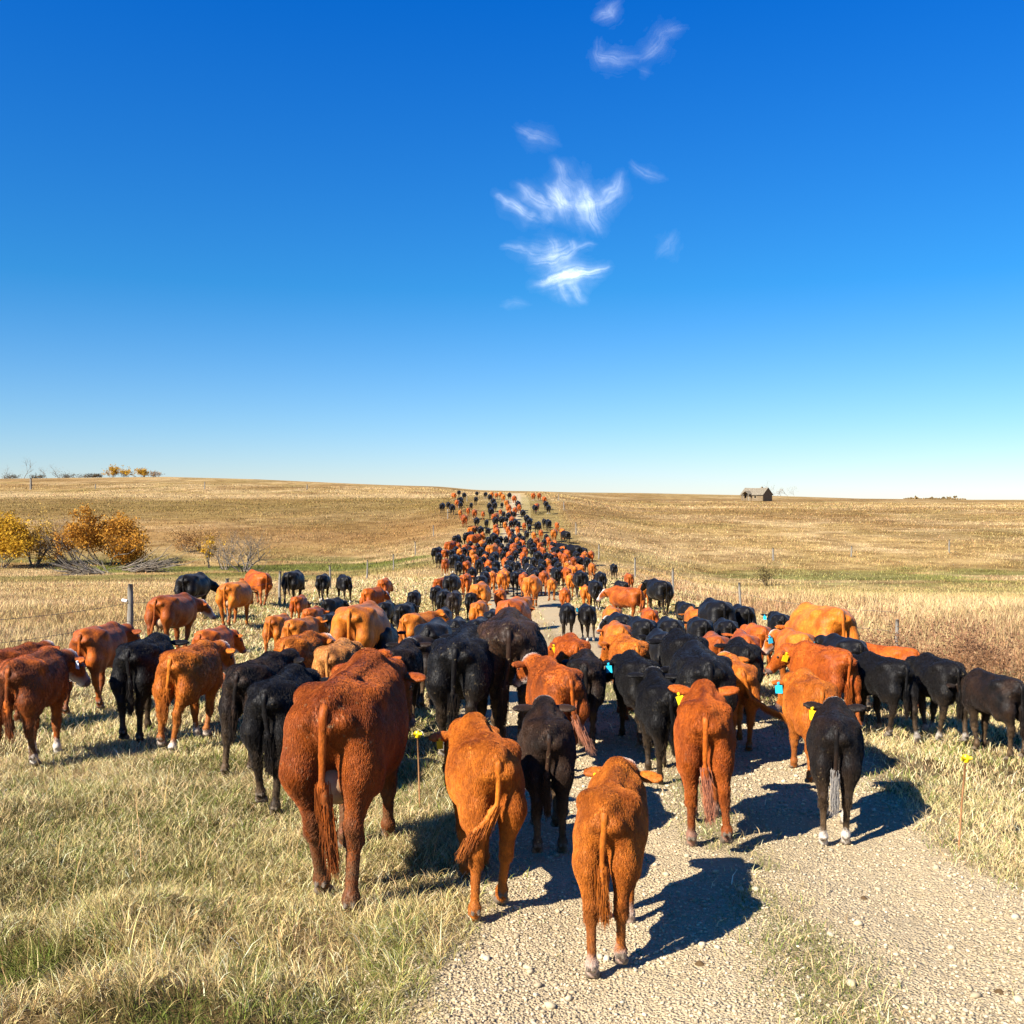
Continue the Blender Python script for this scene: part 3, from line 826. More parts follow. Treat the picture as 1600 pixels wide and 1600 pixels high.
fence([(24.8, 97, 1.2, .09, -.08), (33, 99.5, 1.1, .07, 0), (44, 103, 1.35, .07, 0), (57, 106, 1.2, .07, 0)],
      'sparse leaning fence posts beyond the green swale on the right', None, (.9,))
fence([(-140, 298, 3.4, .3, 0), (-122, 300, 1.5, .15, 0), (-90, 300, 2.2, .16, 0), (-60, 300, 1.6, .16, 0)],
      'far fence posts on the pale band of the left hillside', None, (1.2,))

# electric fence stakes
M_YEL = G('yellow plastic'); M_YEL.base((.85, .58, .01)); M_YEL.rough(.4, .4); M_YEL = M_YEL.m
M_ROD = wood_mat('rusty rod', (.22, .10, .04), (.42, .22, .10), (20, 20, 20))
def stake(px, D, h, lean, label, dark=False):
    p = at(px, D); root = empty('fence_stake', p); tag(root, label, 'stake', 'thin electric fence stakes')
    MB().add(*tube([(0, 0, -.1), (lean*.5, 0, h*.5), (lean, 0, h)], [.0075, .007, .007], 8)).build('rod', M_ROD, root, True)
    m = MB(); 
    m.add(*tube([(lean, 0, h-.035), (lean, 0, h-.03), (lean, 0, h+.012), (lean, 0, h+.018)], [.018, .024, .024, .012], 10))
    m.add(*tube([(lean-.035, -.012, h-.008), (lean+.035, -.012, h-.004)], [.014, .010], 8))
    m.build('insulator', M_YEL, root, True)
stake(1499, 7.15, .67, .055, 'thin rusty stake with yellow insulator beside the black calf at right')
stake(656, 8.15, .62, -.02, 'dark stake with yellow insulator in the shadow behind the big red cow')

# ---------------------------------------------------------------- abandoned farmhouse on the right horizon
M_SHING = wood_mat('grey broken shingles', (.10, .08, .055), (.30, .26, .19), (3, 3, 5))
M_BOARD = wood_mat('bare siding boards', (.13, .095, .055), (.26, .19, .11), (1, 1, 9))
M_DARK = G('dark room inside'); M_DARK.base((.012, .011, .01)); M_DARK.rough(1, 0); M_DARK = M_DARK.m  # darkness of the unlit rooms put into a near-black colour
M_FRAMEW = wood_mat('window frame wood', (.35, .28, .18), (.5, .42, .3))
def house():
    D = 345.; p = at(1182, D); root = empty('abandoned_house', p-[0, 0, .1], math.radians(-50)); tag(root, 'abandoned grey wooden farmhouse with sagging shingle roof and dark gable', 'house')
    L, Wd, hw, hr = 9.0, 5.0, 2.25, 4.4
    # walls with true window and door openings on the long front
    m = MB(); y = -Wd/2; th = .15
    ops = [(-2.9, -2.3, 1.0, 2.0), (-1.9, -1.1, 0, 2.1), (.9, 1.75, .9, 1.95)]
    xs = -L/2
    for a, b, z0, z1 in ops:
        m.box(((xs+a)/2, y+th/2, hw/2), (a-xs, th, hw))
        if z0 > 0: m.box(((a+b)/2, y+th/2, z0/2), (b-a, th, z0))
        m.box(((a+b)/2, y+th/2, (z1+hw)/2), (b-a, th, hw-z1)); xs = b
    m.box(((xs+L/2)/2, y+th/2, hw/2), (L/2-xs, th, hw))
    m.box((0, Wd/2-th/2, hw/2), (L, th, hw))
    for s in (-1, 1):
        x = s*(L/2-th/2)
        a, b = x-th/2, x+th/2
        V = [(a, -Wd/2, 0), (a, Wd/2, 0), (a, Wd/2, hw), (a, 0, hr-.1), (a, -Wd/2, hw)]+[(b, -Wd/2, 0), (b, Wd/2, 0), (b, Wd/2, hw), (b, 0, hr-.1), (b, -Wd/2, hw)]
        m.poly(V, [(0, 4, 2, 1), (2, 4, 3), (5, 6, 7, 9), (7, 8, 9), (0, 1, 6, 5), (1, 2, 7, 6), (2, 3, 8, 7), (3, 4, 9, 8), (4, 0, 5, 9)])
    m.build('wall', M_BOARD, root)
    # roof slabs, slightly sagging
    m = MB()
    for s in (-1, 1):
        n = 9; V = []; o = .35
        for i in range(n):
            x = -L/2-.25+(L+.5)*i/(n-1); sag = -.16*math.sin(PI*i/(n-1))
            for t in (0, .12):
                V += [(x, 0, hr+sag+t), (x, s*(Wd/2+o), hw-.28+sag*.3+t)]
        F = []
        for i in range(n-1):
            a, b = 4*i, 4*i+4
            F += [(a+2, a+3, b+3, b+2), (a, b, b+1, a+1), (a+1, b+1, b+3, a+3), (a, a+2, b+2, b)]
        F += [(0, 1, 3, 2), (4*n-4, 4*n-2, 4*n-1, 4*n-3)]
        m.poly(V, F)
    r = m.build('roof', M_SHING, root)
    MB().box((2.0, .3, hr+.15), (.5, .5, .5)).build('chimney', M_BOARD, r)
    # porch with its own small gable
    m = MB(); px0, px1, dpt = -2.9, -.2, 1.5
    for x in (px0+.1, px1-.1): m.box((x, -Wd/2-dpt+.1, 1.15), (.16, .16, 2.3))
    V = []; xm = (px0+px1)/2
    for yy in (-Wd/2-dpt-.2, -Wd/2+.9):
        V += [(px0-.25, yy, 2.15), (xm, yy, 3.25), (px1+.25, yy, 2.15), (px0-.25, yy, 2.3), (xm, yy, 3.42), (px1+.25, yy, 2.3)]
    m.poly(V, [(0, 1, 4, 3), (1, 2, 5, 4), (6, 9, 10, 7), (7, 10, 11, 8), (3, 4, 10, 9), (4, 5, 11, 10), (0, 6, 7, 1), (1, 7, 8, 2), (0, 3, 9, 6), (2, 8, 11, 5)])
    m.build('porch', M_SHING, root)
    wf = MB()
    a, b, z0, z1 = ops[2]
    for x in (a, b): wf.box((x, y-.02, (z0+z1)/2), (.1, .06, z1-z0+.15))
    for z in (z0, z1): wf.box(((a+b)/2, y-.022, z), (b-a+.2, .06, .1))
    wf.build('window', M_FRAMEW, root)
    d = MB().box((-1.5, y+.35, 1.0), (.75, .05, 2.0), .5).build('door', M_FRAMEW, root)
    MB().box((0, Wd/2+1.0, .85), (L*.6, 2.0, 1.7)).build('lean_to', M_BOARD, root)
    MB().box((0, 0, 2.4), (L-.4, Wd-.4, .06)).build('ceiling', M_DARK, root)
house()

# ---------------------------------------------------------------- shrubs and trees
M_BARK = wood_mat('grey bark', (.11, .085, .06), (.27, .235, .185), (6, 6, 2))
M_BARKD = wood_mat('dark bark', (.06, .045, .03), (.17, .12, .08), (6, 6, 2))
def leaf_mat(name):
    g = G(name); col = g.attr('cover').outputs['Color']
    d = g.n('ShaderNodeBsdfDiffuse'); t = g.n('ShaderNodeBsdfTranslucent'); mx = g.n('ShaderNodeMixShader')
    g.l(col, d.inputs[0]); g.l(col, t.inputs[0]); mx.inputs[0].default_value = .35
    g.l(d.outputs[0], mx.inputs[1]); g.l(t.outputs[0], mx.inputs[2]); g.l(mx.outputs[0], g.out.inputs[0]); return g.m
M_LEAF = leaf_mat('autumn leaves')
def branches(rs, start, d, length, r, depth, mb, tips, spread=.6, up=.25, sides=5, kids=3):
    n = 6; pts = [np.array(start, float)]; d = np.array(d, float); d /= np.linalg.norm(d)
    for i in range(n):
        d = d+rs.randn(3)*.16+np.array([0, 0, up*.12]); d /= np.linalg.norm(d)
        pts.append(pts[-1]+d*length/n)
    mb.add(*tube(pts, np.linspace(r, r*.45, n+1), sides if r > .02 else 3, cap=False))
    if depth == 0: tips += [pts[-1], pts[-3]]; return
    for k in range(kids):
        i = rs.randint(2, n+1); nd = d+rs.randn(3)*spread; nd[2] += up
        branches(rs, pts[i], nd, length*(.55+.25*rs.rand()), r*.5, depth-1, mb, tips, spread, up, sides, kids)
def shrub(name, px, D, h, w_, label, group=None, leaves=4000, cols=((.62, .33, .05), (.45, .22, .05)), bark=None, seed=1, stems=6, lsize=.10, depth=2, lean=(0, 0), dense=.55, cat='shrub', rr=.05, clumps=None):
    rs = np.random.RandomState(seed); p = at(px, D); root = empty(name, p); tag(root, label, cat, group)
    mb = MB(); tips = []
    for s in range(stems):
        a = rs.rand()*2*PI; sp = w_/h*.55
        dirn = np.array([math.cos(a)*sp+lean[0], math.sin(a)*sp+lean[1], 1.])
        branches(rs, (math.cos(a)*w_*.06, math.sin(a)*w_*.06, -.1), dirn, h*.62, rr*(.7+.6*rs.rand()), depth, mb, tips, .55, .2)
    mb.build('trunk', bark or M_BARK, root, True)
    if leaves:
        tips = np.array(tips)
        if clumps is None:
            k = int(8+w_*2.2); cc = np.stack([rs.randn(k)*w_*.24, rs.randn(k)*w_*.20, h*(.35+.5*rs.rand(k))], -1); cr = (.16+.12*rs.rand(k))*w_*.8
        else:
            cc = np.array([c[:3] for c in clumps], float); cr = np.array([c[3] for c in clumps]); k = len(cc)
        ci = rs.randint(0, k, leaves); u = rs.randn(leaves, 3); u /= np.linalg.norm(u, axis=1)[:, None]
        P = cc[ci]+u*(cr[ci]*(rs.rand(leaves)**dense)*(1+.25*rs.randn(leaves)))[:, None]*np.array([1, 1, .85])
        ti = rs.rand(leaves) < .35; P[ti] = tips[rs.randint(0, len(tips), ti.sum())]+rs.randn(ti.sum(), 3)*.22*h/4
        P = P[P[:, 2] > .05]; n = len(P)
        a1 = rs.randn(n, 3); a1 /= np.linalg.norm(a1, axis=1)[:, None]; b1 = np.cross(a1, rs.randn(n, 3)); b1 /= np.linalg.norm(b1, axis=1)[:, None]
        s = (lsize*(.6+.8*rs.rand(n)))[:, None]
        V = np.stack([P-a1*s, P+b1*s*.5, P+a1*s, P-b1*s*.5], 1).reshape(-1, 3)
        me = mesh_np('crown', V, np.arange(4*n).reshape(-1, 4), smooth=False)
        t = rs.rand(n); c = np.array(cols[0])[None]*(1-t[:, None])+np.array(cols[1])[None]*t[:, None]; c = c*(.65+.7*rs.rand(n, 1))
        add_attr(me, 'cover', np.repeat(np.clip(c, 0, .8), 4, 0))
        obj('crown', me, M_LEAF, root)
    return root
GRP = None
YEL = ((.62, .37, .035), (.42, .23, .03)); ORG = ((.56, .29, .045), (.36, .155, .03)); DRY = ((.40, .28, .14), (.30, .18, .10))
shrub('yellow_shrub', -2, 88, 4.4, 6.0, 'golden yellow leafy shrub cut by the left edge', leaves=7000, cols=YEL, seed=11, lsize=.12)
shrub('small_tree', 52, 92, 4.2, 4.6, 'thin pale yellow tree with a bare grey trunk near the left edge', leaves=3400, cols=((.60, .40, .10), (.36, .24, .08)), seed=12, lsize=.10, stems=4, rr=.09, cat='tree')
shrub('bare_shrub', 112, 91, 4.6, 6.5, 'bare grey shrub with long branches leaning left of the orange bush', leaves=500, cols=DRY, seed=13, lsize=.07, stems=15, lean=(-.75, 0), rr=.06)
shrub('orange_shrub', 166, 91, 4.3, 7.8, 'big orange leafed bush in the hollow at left', leaves=15000, cols=ORG, seed=14, lsize=.11, rr=.07,
      clumps=[(-1.7, 0, 2.8, 1.4), (-.2, .3, 3.3, 1.3), (1.2, 0, 3.4, 1.2), (2.3, .2, 2.6, 1.3), (.4, -.4, 2.8, 1.6), (-1.1, -.3, 2.3, 1.2), (1.6, -.6, 1.7, 1.4), (2.9, -.6, 1.2, 1.1), (.9, .2, 1.4, 1.2), (-2.2, 0, 2.6, 1.1), (2.0, -.5, .9, 1.0)])
shrub('yellow_sapling', 327, 88, 2.7, 1.5, 'small yellow sapling left of the bare grey tree', leaves=900, cols=YEL, seed=15, lsize=.09, stems=3, cat='tree')
shrub('bare_tree', 382, 84, 3.8, 6.0, 'bare grey branching tree above the cattle at left', leaves=700, cols=((.50, .33, .14), (.38, .24, .12)), seed=16, lsize=.06, stems=9, depth=3, rr=.06, cat='tree')
shrub('bare_tree', 352, 86, 3.0, 3.4, 'thin grey bare bush between yellow sapling and bare grey tree', leaves=400, cols=DRY, seed=17, lsize=.05, stems=8, rr=.04)
shrub('rust_shrub', 300, 103, 2.2, 5., 'low rusty weeds bush right of the orange bush', leaves=1800, cols=((.38, .22, .08), (.30, .17, .07)), seed=18, lsize=.10, rr=.03)
def brush(px, D, L, H, lean, label, seed):
    rs = np.random.RandomState(seed); p = at(px, D); root = empty('brush_pile', p); tag(root, label, 'brush pile'); mb = MB()
    for i in range(80):
        x = rs.randn()*L*.16; y = rs.randn()*.6; z = abs(rs.randn())*H*.15
        d = np.array([lean*(1+.3*rs.randn()), .35*rs.randn(), .28+.18*rs.randn()]); l = L*(.35+.35*rs.rand()); pts = [np.array([x-lean*L*.32, y, z])]
        for k in range(5):
            d = d+rs.randn(3)*.1; d /= np.linalg.norm(d); pts.append(pts[-1]+d*l/5)
        pts = np.array(pts); pts[:, 2] = np.maximum(pts[:, 2], .02)
        mb.add(*tube(pts, np.linspace(.05, .015, 6)*(.5+rs.rand()*.8), 4, False))
    mb.build('dead_branch', M_BARK, root, True).__setitem__('kind', 'stuff')
brush(243, 84, 4.6, 1.6, 1, 'heap of bleached dead branches fanning up to the right', 21)
brush(120, 82, 4.0, 1.2, -.8, 'low tangle of grey fallen branches left of the orange bush', 22)
# hilltop trees far left, and by the old house
for i, (px, D, h, lf, lab, cols) in enumerate([
        (175, 468, 5.4, 1500, 'yellow bush on the left skyline, left of its twin', YEL), (197, 470, 4.6, 1100, 'small golden bush between two on the left skyline', YEL), (222, 474, 4.8, 1400, 'yellow bush on the left skyline, right of its twin', YEL),
        (242, 476, 3.4, 500, 'low fading bush at the right end of the skyline bushes', DRY),
        (36, 466, 7.6, 60, 'tall bare tree on the skyline at far left', DRY), (75, 466, 6.6, 60, 'slender bare tree on the left skyline', DRY), (92, 467, 6.4, 90, 'forked bare tree on the left skyline', DRY), (5, 466, 6.5, 60, 'bare tree on the skyline at the left edge', DRY)]):
    bare = lf < 100
    shrub('bare_tree' if bare else 'yellow_shrub', px, D, h, 4.5 if bare else 6.5, lab, leaves=lf, cols=cols, seed=30+i, lsize=.25 if not bare else .12, stems=1 if bare else 6, depth=4 if bare else 2, rr=.14 if bare else .1, cat='tree' if bare else 'shrub')
for i, (px, w_, nth) in enumerate([(18, 9, 'leftmost'), (58, 7, 'second from left'), (108, 10, 'middle'), (140, 8, 'second from right'), (152, 5, 'rightmost, smallest')]):
    shrub('dark_shrub', px, 470, 2.4, w_, nth+' of the low dark thickets on the left skyline', 'dark thickets on the left skyline', leaves=700, cols=((.10, .09, .06), (.17, .12, .06)), seed=50+i, lsize=.22, rr=.06, bark=M_BARKD)
for i, (px, h, nth) in enumerate([(1196, 6.8, 'tallest, just behind the roof'), (1205, 5.6, 'second from the roof'), (1214, 4.0, 'short one, third from the roof'), (1221, 4.2, 'short one, fourth from the roof'), (1232, 6.4, 'second from right'), (1241, 6.2, 'rightmost')]):
    shrub('bare_tree', px, 520, h, 3.2, 'slender bare skyline tree by the farmhouse, '+nth, 'bare trees behind the farmhouse', leaves=50, cols=DRY, seed=60+i, lsize=.15, stems=1, depth=3, rr=.10, cat='tree')
for i, (px, w_, nth) in enumerate([(1425, 9, 'smallest, leftmost'), (1470, 16, 'widest, third from left'), (1490, 14, 'rightmost'), (1455, 12, 'second from left')]):
    shrub('low_shrub', px, 620, 2.4, w_, 'low scrub on the right skyline, '+nth, 'scrub on the right skyline', leaves=1800, cols=((.40, .28, .13), (.34, .24, .10)), seed=70+i, lsize=.4, rr=.02, stems=2, bark=M_BARK, clumps=[(k_*w_/9.-w_/2, 0, .1+.3*math.sin(PI*k_/9.), .55) for k_ in range(10)])
# rusty weed clumps in the right verge
for i, (px, D, h, w_, lab) in enumerate([(1402, 16.5, .95, 1.5, 'smaller rust brown weed clump left of the tallest one'), (1470, 15.6, 1.15, 1.9, 'tallest rust brown weed clump in the right verge'), (1580, 15.2, 1.0, 1.8, 'rust brown weed clump cut by the right edge'),
        (1345, 19, .6, 1.2, 'low rusty weed clump beyond the orange cow at right'), (1527, 17.5, .7, 1.4, 'low rusty weed clump between two taller ones'), (1200, 72, 1.5, 2.0, 'small olive bush at the left end of the green swale')]):
    shrub('weed_clump', px, D, h, w_, lab, 'weed clumps in the right verge' if i < 5 else None, leaves=1500 if i < 5 else 800, cols=((.34, .20, .10), (.26, .13, .07)) if i < 5 else ((.24, .20, .07), (.2, .14, .06)), seed=80+i, lsize=.022 if i < 5 else .06, stems=46 if i < 5 else 12, depth=1, rr=.006 if i < 5 else .02, bark=M_BARKD if i > 4 else M_ROD)
# twiggy dead branch standing in the herd
shrub('dead_bush', 936, 57, 1.5, 1.2, 'dark twiggy dead bush at the right edge of the herd', leaves=0, seed=91, stems=5, depth=1, rr=.02, bark=M_BARKD)
# ---------------------------------------------------------------- high cirrus wisps, each on its own sheet of thin cloud at 3 km
def cloud_mat():
    g = G('cirrus'); a = g.attr('thinness').outputs['Fac']
    d = g.n('ShaderNodeBsdfDiffuse'); t = g.n('ShaderNodeBsdfTranslucent'); m1 = g.n('ShaderNodeMixShader'); tr = g.n('ShaderNodeBsdfTransparent'); m2 = g.n('ShaderNodeMixShader')
    for x in (d, t): x.inputs[0].default_value = (.84, .93, .92, 1)
    m1.inputs[0].default_value = .8; g.l(d.outputs[0], m1.inputs[1]); g.l(t.outputs[0], m1.inputs[2])
    g.l(a, m2.inputs[0]); g.l(tr.outputs[0], m2.inputs[1]); g.l(m1.outputs[0], m2.inputs[2]); g.l(m2.outputs[0], g.out.inputs[0])
    return g.m
M_CLOUD = cloud_mat()
def cloud(strokes, label, seed):
    """strokes: ([(x, y) ...] in sky coordinates, width, strength); wisps fall off along and across"""
    allp = np.concatenate([np.array(s[0], float) for s in strokes]); pad = 34
    x0, y0 = allp.min(0)-pad; x1, y1 = allp.max(0)+pad
    st = 1.1
    gx, gy = np.meshgrid(np.arange(x0, x1, st), np.arange(y0, y1, st), indexing='ij')
    wx = gx+(fbm(gx/26., gy/26., seed, 3)-.5)*13+(fbm(gx/7., gy/7., seed+5, 2)-.5)*3; wy = gy+(fbm(gx/26., gy/26., seed+9, 3)-.5)*13+(fbm(gx/7., gy/7., seed+6, 2)-.5)*3
    dens = np.zeros_like(gx)
    for pts, wd, am in strokes:
        pts = np.array(pts, float); seg = np.linalg.norm(np.diff(pts, axis=0), axis=1); cum = np.concatenate([[0], np.cumsum(seg)]); tot = cum[-1]
        best = np.full(gx.shape, 1e9); bt = np.zeros_like(gx); bs = np.zeros_like(gx)
        for i in range(len(pts)-1):
            a, b = pts[i], pts[i+1]; ab = b-a
            t = np.clip(((wx-a[0])*ab[0]+(wy-a[1])*ab[1])/(ab@ab), 0, 1)
            dx = wx-a[0]-t*ab[0]; dy = wy-a[1]-t*ab[1]; d = np.hypot(dx, dy)
            m = d < best; best[m] = d[m]; bt[m] = (cum[i]+t*seg[i])[m]/tot; bs[m] = ((dx*ab[1]-dy*ab[0])/seg[i])[m]
        prof = np.sin(PI*np.clip(bt*.9+.06, 0, 1))**.7
        ww = wd*(.35+.75*prof)
        fib = .15+1.4*fbm(bt*tot/42.+seed, bs/2.0, seed+3, 3)
        # softer on one side, where the ice falls out
        dens += am*prof*np.exp(-(best/ww)**2)*np.clip(fib, .2, 1.25)+am*.32*prof*np.exp(-(best/(ww*2.6))**2)*fib
    dens = np.clip(0.34*dens*(.4+1.2*fbm(gx/15., gy/15., seed+11, 3)), 0, .9)
    X = px_ray(gx); Z = (HOR-gy)/F_PX; s = (3000.+40*np.sin(gx/30.)-CAM_H)/Z
    V = np.stack([X*s, s, Z*s+CAM_H], -1); n, m = gx.shape
    i, j = np.meshgrid(np.arange(n-1), np.arange(m-1), indexing='ij')
    Q = np.stack([i*m+j, i*m+j+1, (i+1)*m+j+1, (i+1)*m+j], -1).reshape(-1, 4)
    dm = dens.ravel()[Q].max(1) > .006; Q = Q[dm]
    u, inv = np.unique(Q, return_inverse=True)
    me = mesh_np('cirrus_cloud', V.reshape(-1, 3)[u], inv.reshape(-1, 4)); add_attr(me, 'thinness', dens.ravel()[u])
    o = obj('cirrus_cloud', me, M_CLOUD); tag(o, label, 'cloud', 'thin cirrus wisps', 'stuff'); o.visible_shadow = True
cloud([([(838, 445), (870, 435), (905, 428), (950, 421)], 7, .95), ([(850, 440), (880, 432), (915, 432)], 9, .7), ([(872, 436), (878, 455), (886, 470)], 5, .4), ([(892, 438), (900, 460), (915, 474)], 6, .35)], 'brightest low wisp of cirrus pointing right', 201)
cloud([([(838, 408), (862, 405), (885, 398), (902, 388)], 8, .85), ([(785, 384), (812, 388), (838, 404)], 4, .35), ([(858, 372), (866, 385), (868, 398)], 6, .35), ([(895, 392), (915, 386), (928, 384)], 3, .4), ([(822, 392), (850, 396), (872, 392)], 12, .22), ([(896, 376), (896, 392)], 4, .3)], 'small bright wisp just above the lowest one', 211)
cloud([([(778, 307), (800, 322), (825, 338), (848, 343)], 6, .6), ([(808, 290), (826, 305), (850, 320), (875, 332)], 7, .6), ([(855, 290), (866, 305), (880, 322), (900, 330)], 8, .55), ([(866, 255), (880, 270), (888, 290), (896, 312)], 8, .38), ([(905, 290), (912, 312), (924, 335), (934, 362)], 11, .55), ([(968, 275), (960, 300), (940, 315), (918, 325)], 7, .42), ([(872, 285), (876, 310), (886, 345)], 8, .42), ([(850, 330), (866, 345)], 8, .3), ([(900, 318), (925, 320)], 16, .3)], 'large feathery fan of cirrus in the middle of the sky', 221)
cloud([([(810, 200), (835, 215), (872, 230)], 7, .30)], 'faint short streak above the feathery cloud', 231)
cloud([([(934, 70), (938, 92), (965, 98), (1000, 96)], 8, .24), ([(1000, 98), (1022, 78), (1035, 55), (1070, 50)], 8, .28), ([(1000, 112), (1020, 120)], 5, .14)], 'faint curved hook of cirrus near the top', 241)
cloud([([(965, 5), (950, 22), (925, 32)], 7, .25), ([(948, 15), (958, 34)], 5, .16)], 'faint wisp cut by the top edge', 251)
cloud([([(985, 255), (1005, 270), (1040, 282)], 6, .18)], 'faint streak right of the feathery cloud', 261)
cloud([([(1055, 365), (1042, 390), (1025, 402)], 8, .17)], 'barely visible wisp low at right of the fan', 271)
cloud([([(785, 482), (805, 475), (830, 474)], 4, .16)], 'tiny faint streak below the brightest wisp', 281)
# ---------------------------------------------------------------- hides
def coat_mat(name, hair=False):
    g = G(name)
    if hair: P = g.n('ShaderNodeTexCoord').outputs['Object']
    else: P = g.n('ShaderNodeTexCoord').outputs['Object']
    oi = g.n('ShaderNodeObjectInfo'); base = oi.outputs['Color']; rnd = oi.outputs['Random']
    m = g.attr('mask'); sp = g.n('ShaderNodeSeparateColor'); g.l(m.outputs['Color'], sp.inputs[0])
    face, hoof, muz = sp.outputs[0], sp.outputs[1], sp.outputs[2]
    wf = g.attr('white_face', 'OBJECT').outputs['Fac']; ws = g.attr('white_socks', 'OBJECT').outputs['Fac']; dirt = g.attr('dirt', 'OBJECT').outputs['Fac']; wt = g.attr('brown', 'OBJECT').outputs['Fac']
    off = g.n('ShaderNodeVectorMath', operation='ADD'); g.l(P, off.inputs[0]); cb = g.n('ShaderNodeCombineXYZ')
    for i in range(3): g.l(g.math('MULTIPLY', rnd, 17.+i*5), cb.inputs[i])
    g.l(cb.outputs[0], off.inputs[1]); Q = off.outputs[0]
    n1 = g.noise(Q, 2.6, 5, .6, .4); n2 = g.noise(g.mapping(Q, (1, .5, .35)), 34, 5, .7, .8); n3 = g.noise(Q, 8, 5, .65, .6)
    c = g.mix(g.mapr(n1, .38, .64, 0, .9), base, g.mix(1., base, (.50, .38, .34), 'MULTIPLY'))
    c = g.mix(g.mapr(n2, .38, .62, 0, .6), c, g.mix(1., c, (.50, .44, .40), 'MULTIPLY'))
    c = g.mix(g.mapr(n2, .30, .50, .55, 0), c, g.mix(1., c, (1.4, 1.45, 1.35), 'MULTIPLY'))
    # brown weathered tips on black animals' thighs
    c = g.mix(g.math('MULTIPLY', g.math('MULTIPLY', wt, g.mapr(n1, .40, .60)), .8), c, (.055, .025, .012))
    sz = g.n('ShaderNodeSeparateXYZ'); g.l(P, sz.inputs[0]); z = sz.outputs[2]; yy = sz.outputs[1]
    # dried mud on legs and hindquarters
    dm = g.math('MULTIPLY', g.mapr(n3, .36, .54), g.math('MULTIPLY', dirt, g.mapr(z, .85, .30, .05, 1.)))
    c = g.mix(g.math('MULTIPLY', g.math('MULTIPLY', dirt, g.mapr(z, .62, .30, 0, 1.)), .6), c, g.mix(1., c, (.32, .28, .26), 'MULTIPLY'))
    c = g.mix(g.math('MULTIPLY', dm, .85), c, (.115, .070, .034))
    spk = g.noise(Q, 26, 4, .6); dp = g.math('MULTIPLY', g.mapr(spk, .63, .68), g.math('MULTIPLY', g.mapr(n1, .42, .55), g.mapr(yy, -.45, -.75)))
    c = g.mix(g.math('MULTIPLY', g.math('MULTIPLY', dp, dirt), .8), c, (.34, .25, .12))
    sock = g.math('MULTIPLY', ws, g.mapr(g.math('ADD', z, g.math('MULTIPLY', n3, .25)), .36, .30))
    c = g.mix(sock, c, (.62, .55, .46))
    c = g.mix(g.math('MULTIPLY', face, wf), c, (.80, .74, .66))
    c = g.mix(muz, c, (.16, .10, .08))
    c = g.mix(hoof, c, (.15, .115, .08))
    g.base(c); g.b.inputs['Roughness'].default_value = .5; g.b.inputs['Specular IOR Level'].default_value = .18
    g.b.inputs['Sheen Weight'].default_value = .05; g.b.inputs['Sheen Roughness'].default_value = .4
    if not hair:
        h = g.math('ADD', g.math('MULTIPLY', n2, .5), g.math('MULTIPLY', n3, .6)); g.bump(h, .55, .025)
    return g.m
M_COAT = coat_mat('hide'); M_HAIR = coat_mat('hair', True)
M_EYE = G('eye'); M_EYE.base((.01, .008, .006)); M_EYE.rough(.1, .6); M_EYE = M_EYE.m
def obj_color_mat(name, r=.45):
    g = G(name); g.base(g.n('ShaderNodeObjectInfo').outputs['Color']); g.rough(r, .4); return g.m
M_TAG = obj_color_mat('ear tag plastic')
g_ = G('udder skin'); P_ = g_.n('ShaderNodeTexCoord').outputs['Object']; g_.base(g_.mix(g_.mapr(g_.noise(P_, 6, 4), .4, .65), (.50, .32, .18), (.30, .15, .07))); g_.rough(.6, .3); M_UDDER = g_.m
COLR = dict(R=(.50, .115, .010), O=(.60, .178, .016), D=(.37, .088, .009), T=(.56, .24, .06), K=(.0032, .0032, .0036), B=(.013, .008, .006))
TAGC = dict(y=(.90, .62, .01), c=(.02, .50, .72), b=(.02, .12, .55), w=(.75, .8, .85))

def put_props(o, colr, fl):
    o.color = (*colr, 1)
    o['white_face'] = float(fl.get('wf', 0)); o['white_socks'] = float(fl.get('ws', 0)); o['dirt'] = float(fl.get('dirt', .5)); o['brown'] = float(fl.get('brown', 0))
    return o

